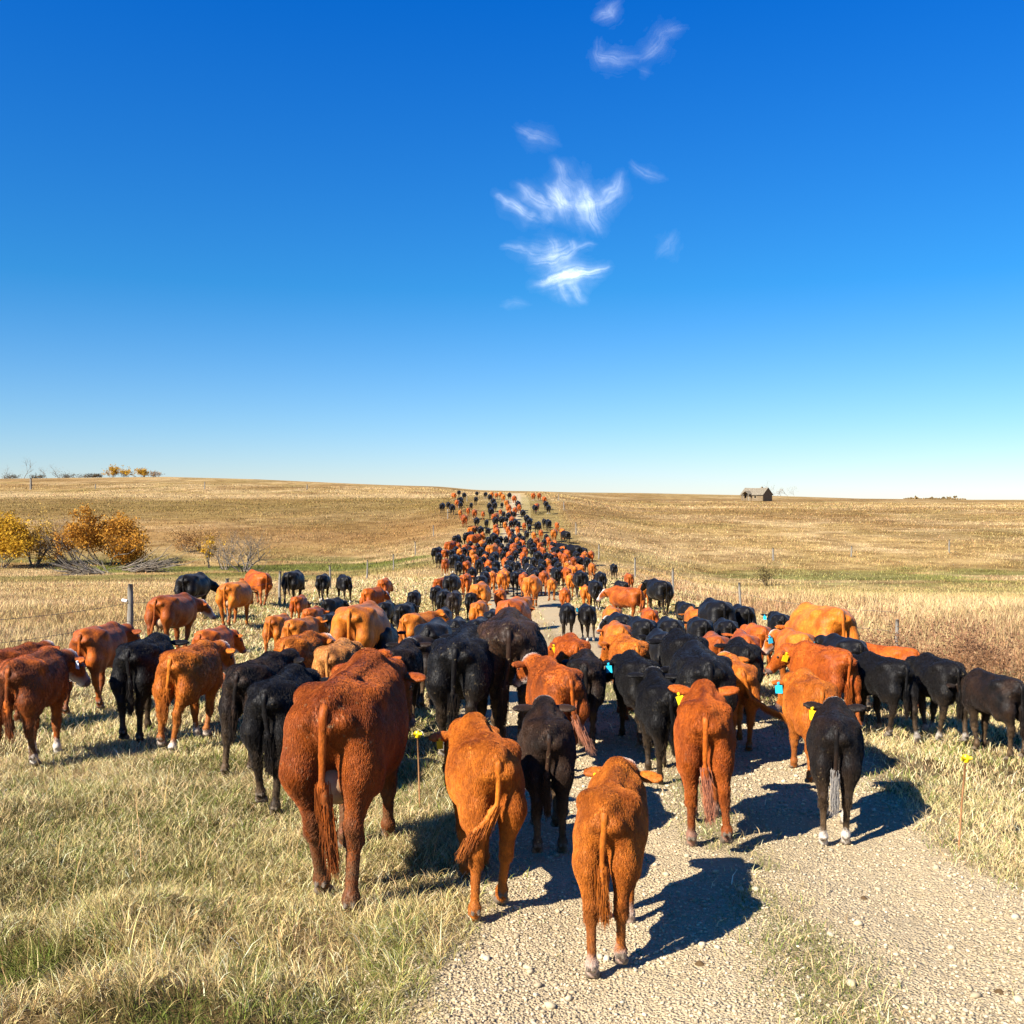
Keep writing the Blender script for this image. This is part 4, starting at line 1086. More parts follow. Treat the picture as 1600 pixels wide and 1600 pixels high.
def hair_coat(me_V, me_Q, M, n, ln, rad, root, seed, lift=.24):
    rs = np.random.RandomState(seed)
    A = me_V[me_Q[:, 0]]; B = me_V[me_Q[:, 1]]; Cc = me_V[me_Q[:, 2]]; Dd = me_V[me_Q[:, 3]]
    N = np.cross(Cc-A, Dd-B); ar = np.linalg.norm(N, axis=1); N = N/np.maximum(ar, 1e-12)[:, None]
    low = A[:, 2] < .12
    ar = ar*np.where(low, .0, 1.)*np.where(A[:, 1] > .75, .6, 1)
    fi = rs.choice(len(ar), n, p=ar/ar.sum()); u, v = rs.rand(n, 1), rs.rand(n, 1)
    P = (A[fi]*(1-u)+B[fi]*u)*(1-v)+(Dd[fi]*(1-u)+Cc[fi]*u)*v; Nn = N[fi]
    fl = np.tile([0, -.55, -.85], (n, 1))
    sw = np.stack([fbm(P[:, 1]*5+3, P[:, 2]*5, seed, 2)-.5, fbm(P[:, 1]*5, P[:, 2]*5+P[:, 0]*4, seed+1, 2)-.5, fbm(P[:, 0]*6, P[:, 2]*5, seed+2, 2)-.5], -1)*.8
    # clump towards cell centres
    cell = .045; ck = np.floor(P/cell).astype(np.int64); hsh = np.stack([_hash(ck[:, 0], ck[:, 1]+ck[:, 2]*57, s_+seed) for s_ in (1, 2, 3)], -1)-.5
    fl = fl+sw+hsh*.2+rs.randn(n, 3)*.22
    fl -= Nn*np.sum(fl*Nn, 1)[:, None]; fl /= np.linalg.norm(fl, axis=1)[:, None]+1e-9
    L = ln*(.4+.9*rs.rand(n))*np.where(P[:, 2] < .45, .4, 1)*(.7+.6*fbm(P[:, 1]*3, P[:, 2]*3, seed+4, 2)); L = L[:, None]*np.where(M[me_Q[fi, 0], 3] > .5, .35, 1)[:, None]
    pts = np.stack([P-Nn*.003, P+Nn*L*lift+fl*L*.30, P+Nn*L*lift*1.2+fl*L*.70, P+Nn*L*lift*1.1+fl*L*1.1-[0, 0, .0]], 1)
    hc = bpy.data.hair_curves.new('fur'); hc.add_curves([4]*n)
    hc.position_data.foreach_set('vector', pts.astype(np.float32).ravel())
    ra = hc.attributes.new('radius', 'FLOAT', 'POINT'); ra.data.foreach_set('value', (np.tile([1., .9, .65, .12], n)*rad).astype(np.float32))
    ma = hc.attributes.new('mask', 'FLOAT_COLOR', 'CURVE'); mm = M[me_Q[fi, 0]].copy(); mm[:, 3] = 1; ma.data.foreach_set('color', mm.astype(np.float32).ravel())
    o = bpy.data.objects.new('fur', hc); COL.objects.link(o); hc.materials.append(M_HAIR); o.parent = root
    return o

def random_pose(rs, calf):
    a = rs.choice([-1, 1])*(.5+.5*rs.rand())
    p = dict(calf=calf, hL=.23*a, hR=-.23*a+.04*rs.randn(), fL=-.20*a, fR=.20*a, hxL=.04*rs.randn(), hxR=.04*rs.randn(), headz=1.14+.13*rs.rand(), heady=1.12+.06*rs.rand(), yaw=.35*rs.randn()*.8, pitch=.8+.3*rs.rand(),
             tail=.06*rs.randn(), fat=.92+.10*rs.rand())
    if rs.rand() < .75:
        if a > 0: p['hlR'] = .05+.06*rs.rand(); p['flL'] = .08*rs.rand()
        else: p['hlL'] = .05+.06*rs.rand(); p['flR'] = .08*rs.rand()
    return p

NEAR = []
def ground_tilt(x, y, fa):
    e = .7; dx, dy = math.sin(fa)*e, math.cos(fa)*e
    return math.atan2(float(terrain(x+dx, y+dy, False)-terrain(x-dx, y-dy, False)), 2*e)
def place(px, top, h, face, calf, D=None):
    if D is None: D = solve_D(px, top, h*.975)
    s = .95*h/1.36; fa = math.radians(face); fy = .72 if calf else .88
    hipx, hipy = px_ray(px)*D, D
    return hipx+math.sin(fa)*.42*fy*s, hipy+math.cos(fa)*.42*fy*s, D, s, fa

def animal(px, top, h, face, col, label, calf=None, **fl):
    calf = (h < 1.22) if calf is None else calf
    rs = np.random.RandomState(int(px*7+top*13) % 100000)
    x, y, D, s, fa = place(px, top, h, face, calf, fl.get('D'))
    pose = random_pose(rs, 1. if calf else 0.)
    for k in ('hL', 'hR', 'fL', 'fR', 'hlL', 'hlR', 'hxL', 'hxR', 'flL', 'flR', 'headz', 'heady', 'yaw', 'hyaw', 'pitch', 'tail', 'tail_end', 'kink', 'fat', 'ear'):
        if k in fl: pose[k] = fl[k]
    res = .011 if D < 7.5 else .015 if D < 13 else .021 if D < 22 else .03
    V, Q, info = build_cow_body(pose, res/ max(s, .7))
    if fl.get('skinny'): pass
    M = cow_masks(V, info)
    name = 'calf' if calf else 'cow'
    z = float(np.mean([terrain(x+math.sin(fa)*d, y+math.cos(fa)*d) for d in (-.6*s, 0, .6*s)]))
    root = empty(name, (x, y, z-.012), 0); root.rotation_euler = (ground_tilt(x, y, fa), 0, -fa); root.scale = (s*(1.12 if D > 8 else 1), s, s)
    tag(root, label, name, 'cattle walking away up the track')
    c = np.array(COLR[col])*(.9+.2*rs.rand())
    me = mesh_np('body', V, Q); add_attr(me, 'mask', M); b = obj('body', me, M_COAT, root); put_props(b, c, fl)
    tv, tq, tm, tp = tail_mesh(pose, seed=rs.randint(999)); tm[:, 0] *= 1
    tme = mesh_np('tail', tv, tq); add_attr(tme, 'mask', tm); t = obj('tail', tme, M_COAT, root); put_props(t, c, dict(fl, wf=fl.get('wtail', 0)))
    for (e, r) in info['eyes']:
        if D < 25: obj('eye', mesh_np('eye', *ico_ball(e, [r]*3, 6)), M_EYE, root)
    for side, tc in fl.get('tags', ()):
        ep = info['ears'][0 if side == 'l' else 1]; hw, hh = .036, .046
        m = MB(); m.box((0, 0, -.05), (hw*2, .008, hh*2)); m.box((0, 0, .012), (.022, .007, .036)); m.add(*tube([(0, -.012, .02), (0, .012, .02)], [.013, .013], 10))
        o = m.build('ear_tag', M_TAG, root); o.location = tuple(ep+np.array([0, -.05, -.03])); o.rotation_euler = (.1, .25*rs.randn(), .35*rs.randn()); o.scale = (1/s*fl.get('ts', .85),)*3; o.color = (*TAGC[tc], 1)
    if fl.get('udder'):
        m = MB(); Vb, Qb = ico_ball((0, 0, 0), (.16, .22, .15), 12); Vb[:, 2] += .05*np.abs(Vb[:, 1]); m.add(Vb, Qb)
        for sx in (-1, 1):
            for sy in (-1, 1): m.add(*tube([(sx*.07, sy*.08, -.11), (sx*.075, sy*.085, -.17), (sx*.08, sy*.085, -.215)], [.028, .018, .013], 8))
        u = m.build('udder', M_UDDER, root, True); u.location = (0, -.42, .745)
    if D < 12.5:
        n = int((64000 if D < 7.5 else 34000 if D < 9.5 else 18000)*(1 if not fl.get('fur') else fl['fur']))
        ln = (.026 if calf else .030); f = hair_coat(V, Q, M, n, ln, .0011*max(1, D/7.), root, rs.randint(999), .24 if calf else .12); put_props(f, c, fl)
        # tail switch strands
        n = 620; k = rs.randint(len(tp)*6//10, len(tp), n); P0 = tp[k]+rs.randn(n, 3)*[.018, .012, .01]
        L = (.12+.09*rs.rand(n))[:, None]*(1.0 if calf else 1.3); d = rs.randn(n, 3)*.11+[0, -.03, -1]; d /= np.linalg.norm(d, axis=1)[:, None]
        tk = (tp[-1]-tp[-6]); tk /= np.linalg.norm(tk); d = d*.45+tk*.55
        pts = np.stack([P0, P0+d*L*.35, P0+d*L*.7, P0+d*L+rs.randn(n, 3)*.01], 1)
        hc = bpy.data.hair_curves.new('tail_hair'); hc.add_curves([4]*n); hc.position_data.foreach_set('vector', pts.astype(np.float32).ravel())
        ra = hc.attributes.new('radius', 'FLOAT', 'POINT'); ra.data.foreach_set('value', (np.tile([1., .9, .7, .15], n)*.0026).astype(np.float32))
        ma = hc.attributes.new('mask', 'FLOAT_COLOR', 'CURVE'); ma.data.foreach_set('color', np.tile([1, 0, 0, 1], (n, 1)).astype(np.float32).ravel())
        o = bpy.data.objects.new('switch', hc); COL.objects.link(o); hc.materials.append(M_HAIR); o.parent = t; put_props(o, c*(.8 if not fl.get('wtail') else 1), dict(fl, wf=fl.get('wtail', 0), dirt=.3))
    NEAR.append((x, y, s, fa, px, top, D, label))
    return root
# ---------------------------------------------------------------- the herd, nearest animals first
A = animal
# (photo column, photo row of the hips, hip height, heading, coat, label)
A(531, 1053, 1.40, 3, 'D', 'big dark red cow with pale udder, largest of the herd, nearest at left', D=6.35, udder=1, fat=.90, hL=.16, hR=-.20, fL=-.1, fR=.12, hxL=-.05, hxR=.02, yaw=.22, hyaw=.1, headz=1.18, pitch=1.15, tail=-.07, kink=.35, tail_end=.50, dirt=.9, fur=1.6, hlR=0, hlL=0)
A(952, 1205, .99, 11, 'O', 'orange calf nearest the camera, walking on gravel with yellow ear tag', D=5.5, hL=-.20, hR=.04, hlR=.05, hlL=0, fL=.10, fR=-.02, yaw=.1, headz=1.20, pitch=.9, tail=-.02, tail_end=.60, ts=.7, tags=[('l', 'y')], wf=.8, ws=.5, dirt=.4, fur=1.5)
A(765, 1132, 1.08, -12, 'O', 'shaggy orange calf with tail flicked left at the grass edge', D=6.2, hL=-.15, hR=.16, hlL=0, hlR=.04, hxL=.07, hxR=-.03, yaw=-.15, headz=1.18, tail=-.05, kink=-.55, tail_end=.68, hyaw=-.1, ts=.6, tags=[('l', 'y')], dirt=.3, fur=1.6)
A(856, 1100, 1.0, 0, 'B', 'brown black calf with white poll between two orange calves', D=7.25, wf=1, brown=.9, dirt=1, headz=1.27, yaw=.0, fur=1.2)
A(1102, 1080, 1.10, 10, 'R', 'bright red calf with both ears raised walking on the track', D=7.3, hL=.12, hR=-.08, headz=1.25, yaw=.0, ear=.25, tags=[('l', 'y')], ws=.2, wtail=.1, tail=.03, tail_end=.5, fur=1.5, dirt=.5)
A(1307, 1093, .98, 17, 'K', 'black calf with white tail tip and yellow tag, alone at right', D=7.5, wf=1, ws=.8, hL=-.10, hR=.06, tags=[('l', 'y')], headz=1.24, yaw=0, wtail=.3, brown=.35, dirt=.8, ear=.15, tail=.0, tail_end=.56)
A(1276, 1043, .97, 4, 'O', 'plump orange calf with two teal tags behind the lone black calf', D=9.1, tags=[('l', 'c')], hL=-.16, hR=.14, headz=1.2, yaw=-.35)
A(1308, 1010, 1.0, -20, 'R', 'dark faced red calf with yellow tag turned left at right side', tags=[('l', 'y')], yaw=-.5, headz=1.24, brown=.0)
A(1484, 1030, .90, -4, 'K', 'black calf with yellow ear tag, middle of three black calves at right', tags=[('l', 'y')], ws=.5, headz=1.2, yaw=-.25, hL=.2, hR=-.2, dirt=.8)
A(1577, 1055, .84, -12, 'K', 'muddy black calf cut by the right edge', headz=1.1, yaw=-.2, dirt=1, brown=.5)
A(1400, 1027, .91, -14, 'K', 'black calf with blue tag striding left of two black calves at right', tags=[('l', 'c')], hL=.18, hR=-.2, ws=.4, headz=1.22, yaw=-.35)
A(1413, 1009, .86, -48, 'R', 'low orange red calf side on beyond three black calves', tags=[('l', 'c')], headz=1.2, yaw=-.2)
A(1335, 996, .97, -8, 'K', 'black calf with blue tag just left of the low side on red calf', tags=[('l', 'c')], headz=1.25, yaw=-.3)
A(1254, 986, 1.0, -3, 'O', 'orange calf with blue tag and white poll in front of the large orange cow', tags=[('l', 'c')], wf=.9, yaw=-.5, headz=1.26)
A(1302, 946, 1.30, -8, 'O', 'large orange cow farthest right of the adult cattle', headz=1.0)
A(1222, 958, 1.0, 3, 'K', 'black calf with blue tag standing left of the large orange cow', tags=[('l', 'c')], headz=1.3, ear=.2, yaw=-.1)
# left side
A(30, 1030, 1.10, -2, 'R', 'red calf with white feet and pale tag at the left edge', D=9.5, ws=1, wf=1, tags=[('r', 'w')], ts=.65, brown=.9, headz=1.22, yaw=.4, hL=-.15, hR=.15, dirt=.8)
A(3, 1012, .97, 4, 'D', 'dark red calf with white face, half out of the left edge', wf=1, headz=1.3, yaw=.3)
A(137, 985, 1.12, 4, 'R', 'red calf with dark flank, third from the left edge', D=12.6, brown=.5, headz=1.25, yaw=.3, hL=-.16, hR=.18)
A(212, 998, 1.12, 0, 'K', 'black calf with dark blue tag between two red calves at left', tags=[('l', 'b')], headz=1.25, hL=-.12, hR=.1)
A(280, 1018, 1.08, 6, 'O', 'orange calf with white poll and crossed hind legs at left', D=10.3, wf=1, ws=.8, headz=1.26, yaw=.4, hL=-.04, hR=-.14, hxR=-.08, hxL=.03, tail=-.05)
A(254, 929, 1.30, 10, 'D', 'dark red cow with white face in front of a black cow at left', wf=1, headz=1.15, yaw=.5, udder=1)
A(293, 896, 1.36, 6, 'K', 'large black cow beyond the white faced dark red cow', headz=1.0, ws=1)
A(358, 909, 1.33, 8, 'O', 'tall light orange cow seen squarely from behind, left of centre', headz=1.05, udder=1)
A(320, 982, .98, 8, 'R', 'small orange calf half hidden behind the calf with crossed legs', headz=1.2, yaw=.4)
A(408, 893, 1.30, -38, 'R', 'red cow turned sideways beside the left fence', headz=1.0)
A(454, 892, 1.32, 4, 'K', 'black cow alone near the second left fence post, behind orange calf', headz=.95)
A(502, 897, 1.18, 2, 'K', 'black cow left of the horned black animal', ws=1, headz=.95)
A(540, 899, 1.20, -25, 'K', 'black animal with head lifted, next to the lone orange calf', ws=1, headz=1.28, yaw=.8, ear=.3)
A(598, 904, 1.15, 5, 'R', 'lone orange calf at the left shoulder of the bank', headz=1.1, yaw=.3, ws=1)
A(463, 931, .98, 5, 'R', 'small round orange calf in front of a black cow', headz=1.0, yaw=.4)
A(427, 961, 1.0, 8, 'O', 'orange calf with white poll behind another orange calf', wf=1, headz=1.2)
A(458, 966, 1.02, 14, 'O', 'orange calf looking right, middle of three orange calves', headz=1.28, yaw=.5, ear=.3)
A(453, 992, 1.02, 12, 'O', 'nearest of three orange calves, with white poll, left of centre', wf=1, headz=1.24, yaw=.6)
A(575, 918, 1.15, 25, 'R', 'red calf with white patch beyond the big light orange cow', wf=1, headz=1.1, yaw=.6)
A(512, 935, 1.0, 20, 'K', 'black calf behind the big light orange cow at its left', headz=1.15, yaw=.5)
A(553, 943, 1.32, 6, 'O', 'big light orange cow with straight tail left of centre', fat=1.05, headz=1.0, udder=0)
A(511, 958, .92, 3, 'K', 'small black calf with white socks squeezed beside the big light orange cow', ws=1)
A(517, 1006, 1.0, 4, 'T', 'pale tan calf with dirty rump behind the big dark red cow', dirt=1, headz=1.22)
A(549, 1030, 1.02, 8, 'R', 'red calf directly ahead of the big dark red cow', headz=1.3, ear=.3)
A(619, 1008, 1.0, 6, 'K', 'black calf with white poll and dirty pale tail', wf=1, wtail=1, brown=.3, headz=1.3, ear=.1, dirt=1, tail=-.08)
A(427, 1056, 1.10, 3, 'K', 'grey black calf walking just left of the big dark red cow', D=8.2, hL=.1, hR=-.12, headz=1.2, yaw=.3, dirt=.7)
A(386, 1036, 1.06, 8, 'K', 'black calf half hidden by the grey black calf at left', D=9.4, brown=.6, dirt=1, headz=1.3, yaw=.5)
# middle
A(645, 923, 1.0, 5, 'K', 'black calf at the left rim of the herd by the bank')
A(628, 943, 1.05, 8, 'K', 'black animal at the left rim behind the orange calf with raised head')
A(640, 957, 1.05, 34, 'O', 'orange calf angled right with two heads of cattle before it', headz=1.35, yaw=.4)
A(672, 970, 1.15, 4, 'K', 'black cow walking with dark head low, right of the angled orange calf', headz=1.2)
A(712, 966, 1.0, 2, 'K', 'black calf between two larger black cows left of the track')
A(684, 903, 1.0, 20, 'D', 'small dark red calf on the left rim of the herd', yaw=-.6)
A(680, 916, 1.0, 5, 'K', 'black calf just under the small dark red calf')
A(692, 922, 1.1, 3, 'K', 'black cow in a row of three dark cattle left of centre')
A(708, 924, 1.1, 3, 'B', 'brown black cow with pale dirty tail at the end of a dark row', dirt=1, ws=1)
A(704, 898, 1.25, 4, 'K', 'black cow beyond the dark row left of centre')
A(795, 988, 1.38, 0, 'B', 'large brown black cow with white inner leg in the centre', D=10.7, calf=False, fat=1.0, brown=.9, dirt=.9, hL=.1, hR=-.1, headz=1.0, tail=-.06, tail_end=.35)
A(718, 988, 1.25, 4, 'K', 'black cow just left of the large brown black cow', calf=False, ws=.5, fat=.85)
A(745, 966, 1.0, 5, 'K', 'black calf with blue tag ahead of the large brown black cow', tags=[('r', 'c')], headz=1.25)
A(797, 934, 1.30, 10, 'R', 'large red cow with woolly coat on the track, centre', fat=1.0, headz=1.1)
A(746, 940, 1.05, 6, 'O', 'orange calf left of the large woolly red cow with blue tag ahead', ws=.4, tags=[('l', 'c')])
A(748, 911, 1.28, 5, 'O', 'orange cow with white poll in the centre of the herd', wf=1, wtail=.4)
A(781, 920, 1.0, 3, 'R', 'small red calf between two orange cows in the centre')
A(829, 899, 1.30, 8, 'O', 'tall orange cow along the right wheel track, centre', fat=1.05)
A(815, 931, 1.05, 14, 'O', 'orange calf pressed against the tall orange cow', ws=.5)
A(862, 904, .98, 2, 'O', 'small orange calf with black legs at the right wheel track', brown=0, ws=0)
A(887, 944, 1.0, 3, 'K', 'black calf, left one of a pair walking on the gravel')
A(920, 944, 1.0, -6, 'K', 'black calf with teal tag, right one of a pair on the gravel', ws=1, tags=[('l', 'c')])
A(883, 919, 1.0, 3, 'R', 'red calf ahead of the left black calf of the pair on gravel')
A(916, 914, 1.0, 2, 'O', 'orange calf with yellow tag ahead of the pair of black calves', tags=[('l', 'y')])
A(932, 907, 1.2, -4, 'K', 'black cow with white leg right of the yellow tagged orange calf', ws=1)
A(898, 993, 1.02, -2, 'R', 'shaggy red calf with yellow tag walking on the gravel track', tags=[('l', 'y')], yaw=-.7, headz=1.22)
A(915, 1022, .97, 4, 'K', 'black calf with dirty rump on the gravel beyond the swinging red tail', dirt=1, brown=.4)
A(880, 1034, 1.04, -14, 'R', 'red calf with long orange tail swung right, in the shade', tail=.14, kink=.2, tail_end=.5, wtail=.15, wf=1, headz=1.3, yaw=-.3, brown=.6)
A(1041, 1052, .93, -3, 'K', 'black calf with white poll behind the bright red calf', D=9.0, wf=.9, headz=1.32)
A(1003, 1026, .96, -6, 'K', 'black calf with blue tag left of the white polled one', tags=[('l', 'c')], headz=1.2, yaw=-.4)
A(1102, 1016, 1.12, 2, 'K', 'broad smooth black cow directly beyond the bright red calf', calf=False, fat=.9, headz=1.0)
A(1080, 988, 1.1, -6, 'K', 'black cow ahead of the broad smooth black cow', headz=1.2, wf=.3)
A(1156, 1028, .95, 2, 'O', 'orange calf with tail swung far to the right', tail=.3, kink=.9, tail_end=.62, wf=1, headz=1.3)
A(1165, 1000, .98, 4, 'K', 'black calf ahead of the orange calf with the swung tail', wf=.8, headz=1.25, dirt=.9)
A(1168, 989, .95, 4, 'R', 'red calf with white poll and pale ears in the right of the herd', wf=1, headz=1.3, ear=.2)
A(1122, 988, .95, 2, 'D', 'small round dark red calf amid black cattle at right')
A(1053, 963, 1.05, -5, 'K', 'black calf with two yellow tags hanging in the middle right', tags=[('l', 'y'), ('r', 'y')], headz=1.1, ws=1)
A(1010, 963, 1.05, -8, 'K', 'black calf left of the one with two yellow tags', ws=.5)
A(976, 957, 1.05, -10, 'K', 'black calf with white blaze turning left', wf=1, yaw=-.6, headz=1.2)
A(960, 946, 1.05, -4, 'O', 'orange calf with teal tag on the right edge of the gravel', tags=[('l', 'c')])
A(970, 973, 1.0, -3, 'O', 'orange calf, farther of two in line at the gravel edge')
A(990, 997, 1.0, -5, 'O', 'long orange calf, nearer of two in line at the gravel edge')
A(990, 917, 1.22, -36, 'D', 'dark red cow walking sideways to the left in the middle right', wf=1, calf=False)
A(1036, 906, 1.32, -12, 'K', 'tall black cow turned left near the right fence', headz=1.25, yaw=-.4)
A(1018, 951, .95, 0, 'R', 'small red calf wedged between black calves below the tall black cow')
A(1077, 941, 1.0, -8, 'K', 'small black calf at the left of three dark cattle before the fence post', headz=1.28)
A(1090, 950, 1.0, -4, 'O', 'orange calf between black animals before the right fence post')
A(1126, 937, 1.26, -4, 'K', 'large black cow in front of the right fence post')
A(1166, 946, 1.12, -4, 'K', 'black cow with round rump right of the large black cow by the post')
A(960, 881, .98, -3, 'K', 'lone small black calf outside the herd at right')
A(984, 896, .98, -3, 'D', 'small dark red calf just beyond the sideways red cow')
A(975, 908, 1.0, -20, 'K', 'black calf behind the neck of the sideways red cow')
A(1008, 914, 1.0, -5, 'O', 'orange calf left of the tall black cow near the right fence')
A(940, 894, 1.15, -2, 'K', 'black cow at the right rim under the lone small black calf')
A(726, 897, 1.15, 5, 'R', 'red cow squarely from behind in the left middle of the herd')
A(750, 899, 1.15, 8, 'K', 'black cow right of the squarely seen red cow')
A(787, 889, 1.10, 4, 'O', 'orange calf with white poll on the grassy strip of the track', wf=1)
A(768, 893, 1.05, 4, 'O', 'orange calf left of the white polled one on the strip')
A(814, 888, 1.1, 2, 'B', 'brown black cow on the grassy strip of the track')
A(833, 885, 1.1, -4, 'K', 'black calf with white blaze on the right wheel track', wf=1, yaw=-.8)
A(856, 873, 1.1, 0, 'O', 'round orange calf glowing in the sun on the right of the track')
A(877, 885, 1.1, 0, 'K', 'black cow ahead of the small orange calf with black legs')
A(892, 896, 1.1, 2, 'O', 'orange calf left of the two black cows at the right')
A(908, 892, 1.25, 0, 'K', 'tall black cow, left of two at the right of the herd', ws=.4)
A(926, 880, 1.05, -3, 'O', 'orange calf with dark legs at the right rim')

A(600, 940, .98, 6, 'K', 'black calf below the lone orange calf on the left side')
A(690, 950, 1.0, 4, 'K', 'black calf with only its back showing beyond the raised orange head')
A(483, 949, .98, 8, 'R', 'small red calf peeking between the orange calves and big orange cow')
A(736, 925, 1.0, 3, 'K', 'black calf between the dark row and the white polled orange cow')
A(768, 953, .98, 2, 'K', 'black calf tucked at the left shoulder of the woolly red cow')
A(1042, 984, .98, -5, 'K', 'black calf ahead of the blue tagged calf in the black cluster')
A(1140, 968, .95, -2, 'K', 'black calf under the large black cow by the fence post')
A(1192, 976, .92, -4, 'R', 'small red calf at the right rim ahead of the white polled red calf')
A(1100, 966, .98, -4, 'K', 'black calf right of the wedged small orange calf', headz=1.25)
A(590, 975, 1.0, 5, 'K', 'black calf filling the gap right of the big light orange cow')
A(655, 990, 1.0, 4, 'B', 'brown black calf right of the white polled dirty tailed calf', dirt=1)

# ---------------------------------------------------------------- the far herd: small in view, one mesh each, shared among a few poses
FARM = {}
for k in range(14):
    rs = np.random.RandomState(900+k); calf = k % 2
    pose = random_pose(rs, float(calf)); pose['yaw'] *= .8
    if k in (5, 8): pose['headz'] = .75
    V, Q, info = build_cow_body(pose, .042); M = cow_masks(V, info)
    tv, tq, tm, _ = tail_mesh(pose, 10, 5, k)
    tm[:] = 0
    me = mesh_np('far_body', np.concatenate([V, tv]), np.concatenate([Q, tq+len(V)])); add_attr(me, 'mask', np.concatenate([M, tm])); me.materials.append(M_COAT)
    FARM[k] = me
FAR = """240,70,50,R,-30;290,45,40,K;340,68,35,K;302,112,42,K;462,55,30,K;453,108,38,K;545,62,28,K;605,60,40,R;588,85,42,K;650,70,32,R;690,60,40,R;715,85,45,R;775,68,60,K;822,97,45,R;1005,70,42,R,10;1063,70,35,R;
1110,105,38,R;1125,150,40,K;1152,188,42,K;1038,172,45,R;1020,188,42,K;130,170,48,K;188,158,38,K;225,182,48,K;270,138,42,R;305,155,40,K;408,165,35,K;380,215,40,R;303,235,35,R;340,285,58,R,-15;440,232,46,R;
522,250,42,R;460,310,48,K;555,330,45,K;640,270,55,R,20;640,305,55,K;620,125,52,K;582,168,40,K;632,160,45,K;600,215,58,K;703,163,35,K;750,140,40,R;768,185,48,R;785,238,48,R;870,180,46,R;858,150,45,K;905,235,48,K;
942,285,52,K;835,325,50,K;968,315,50,K;735,350,46,R;762,395,50,R;855,400,48,R;918,360,44,R;858,348,46,K;968,378,46,K;1050,350,52,K,20;1108,320,46,K;1150,330,48,K;1232,355,42,R;1205,425,55,R;1285,415,48,R,-20;
1312,440,62,K,-40;1078,430,52,R;645,375,35,R;650,410,52,R;430,395,52,R,40;487,395,52,K;382,452,70,K,30;440,475,85,R,65;270,480,62,K,25;215,540,75,R,35;275,555,52,R;350,570,48,R;515,530,62,R;605,465,70,K;690,490,55,K;
742,492,55,K;832,490,50,K;902,490,52,K;905,527,52,R;822,562,66,R;962,532,56,K;1040,505,46,R;1065,550,54,R;1150,500,45,R;1192,545,60,K;1182,582,66,R;1280,560,75,K,-45;1372,580,82,K,-50;1340,592,66,R,-55;
1482,602,66,K,-20;1560,635,62,R;1255,648,45,R;1342,625,55,R;1310,665,55,R;80,600,70,K,25;175,620,66,R;95,652,58,K;160,712,62,R;245,672,82,K;320,668,76,K;348,735,72,R;440,672,64,R,20;430,580,38,R;500,602,72,K;
610,575,88,R,30;625,652,82,K;582,727,55,R;640,732,72,K;735,702,55,R;805,632,62,K;935,692,72,K;905,648,52,R;1050,642,92,K;1245,742,88,K;1172,662,62,K;1400,697,80,R;1482,672,72,R;1332,742,64,R;540,560,50,K;
560,640,60,K;395,600,55,K;480,720,80,K;520,690,70,K;690,560,60,K;1000,600,60,K;1100,600,60,R;1110,520,52,K;1000,700,75,K;870,590,50,K;760,560,60,K;300,610,60,O;1230,600,60,K;940,440,48,K;800,420,44,K;660,520,60,K;
1420,640,60,K;1520,700,80,K;1200,700,70,K;560,790,90,K;720,640,50,K;960,760,80,K;1090,720,70,K;300,740,80,K;415,800,80,K;1450,770,80,R;1380,780,70,O;
260,590,55,K;420,625,60,R;470,560,55,K;380,690,66,K;540,670,62,R;600,690,60,K;680,640,62,K;740,590,50,K;780,680,62,K;850,740,70,K;1010,560,55,K;1130,650,60,K;1210,650,55,R;1290,610,56,K;1420,600,56,K;
1440,690,60,K;1500,640,60,R;1090,770,72,K;1160,780,72,R;1240,800,80,K;1310,800,72,R;620,800,72,K;540,840,80,K;780,830,70,R;840,840,72,K;1000,830,76,K;1080,840,76,R;570,410,46,K;520,450,50,R;590,500,54,K;
870,460,46,K;1010,450,46,R;1130,470,46,K;650,560,54,R;
765,262,46,K;800,300,48,R;790,340,46,K;745,300,44,K;720,250,40,K;690,230,40,R;810,250,42,K;830,210,42,R;700,300,46,K;820,470,48,K;780,440,48,R;845,500,50,R;790,520,52,K;735,640,56,R;790,730,62,K;830,600,56,R;
870,540,52,K;900,580,54,K;680,600,56,R;930,600,55,R;980,510,50,K;760,780,66,K;700,850,74,R;880,850,74,R;940,830,72,K;1210,530,52,R;400,540,56,K;330,600,58,K;210,620,60,K"""
rsF = np.random.RandomState(5); far = []
for ent in FAR.replace('\n', '').split(';'):
    f = ent.split(','); zx, zy, w_ = float(f[0]), float(f[1]), float(f[2]); cc = f[3]; face = float(f[4])*.6 if len(f) > 4 else rsF.randn()*6
    px = 670+zx/6.154; top = 760+zy/6.154; wp = w_/6.154
    best = None
    for h, ww in ((1.0, .52), (1.15, .60), (1.32, .74)):
        D = solve_D(px, top, h); e = abs(math.log(ww*F_PX/D/wp))
        if best is None or e < best[0]: best = (e, h, D)
    _, h, D = best
    far.append([px_ray(px)*D, D, h, math.radians(face), cc, px, top])
pos = np.array([[f[0], f[1]] for f in far]); fa = np.array([f[3] for f in far]); hh = np.array([f[2] for f in far])
fixed = np.array([[n[0], n[1]] for n in NEAR]); ffa = np.array([n[3] for n in NEAR]); fs = np.array([n[2]*1.36 for n in NEAR])
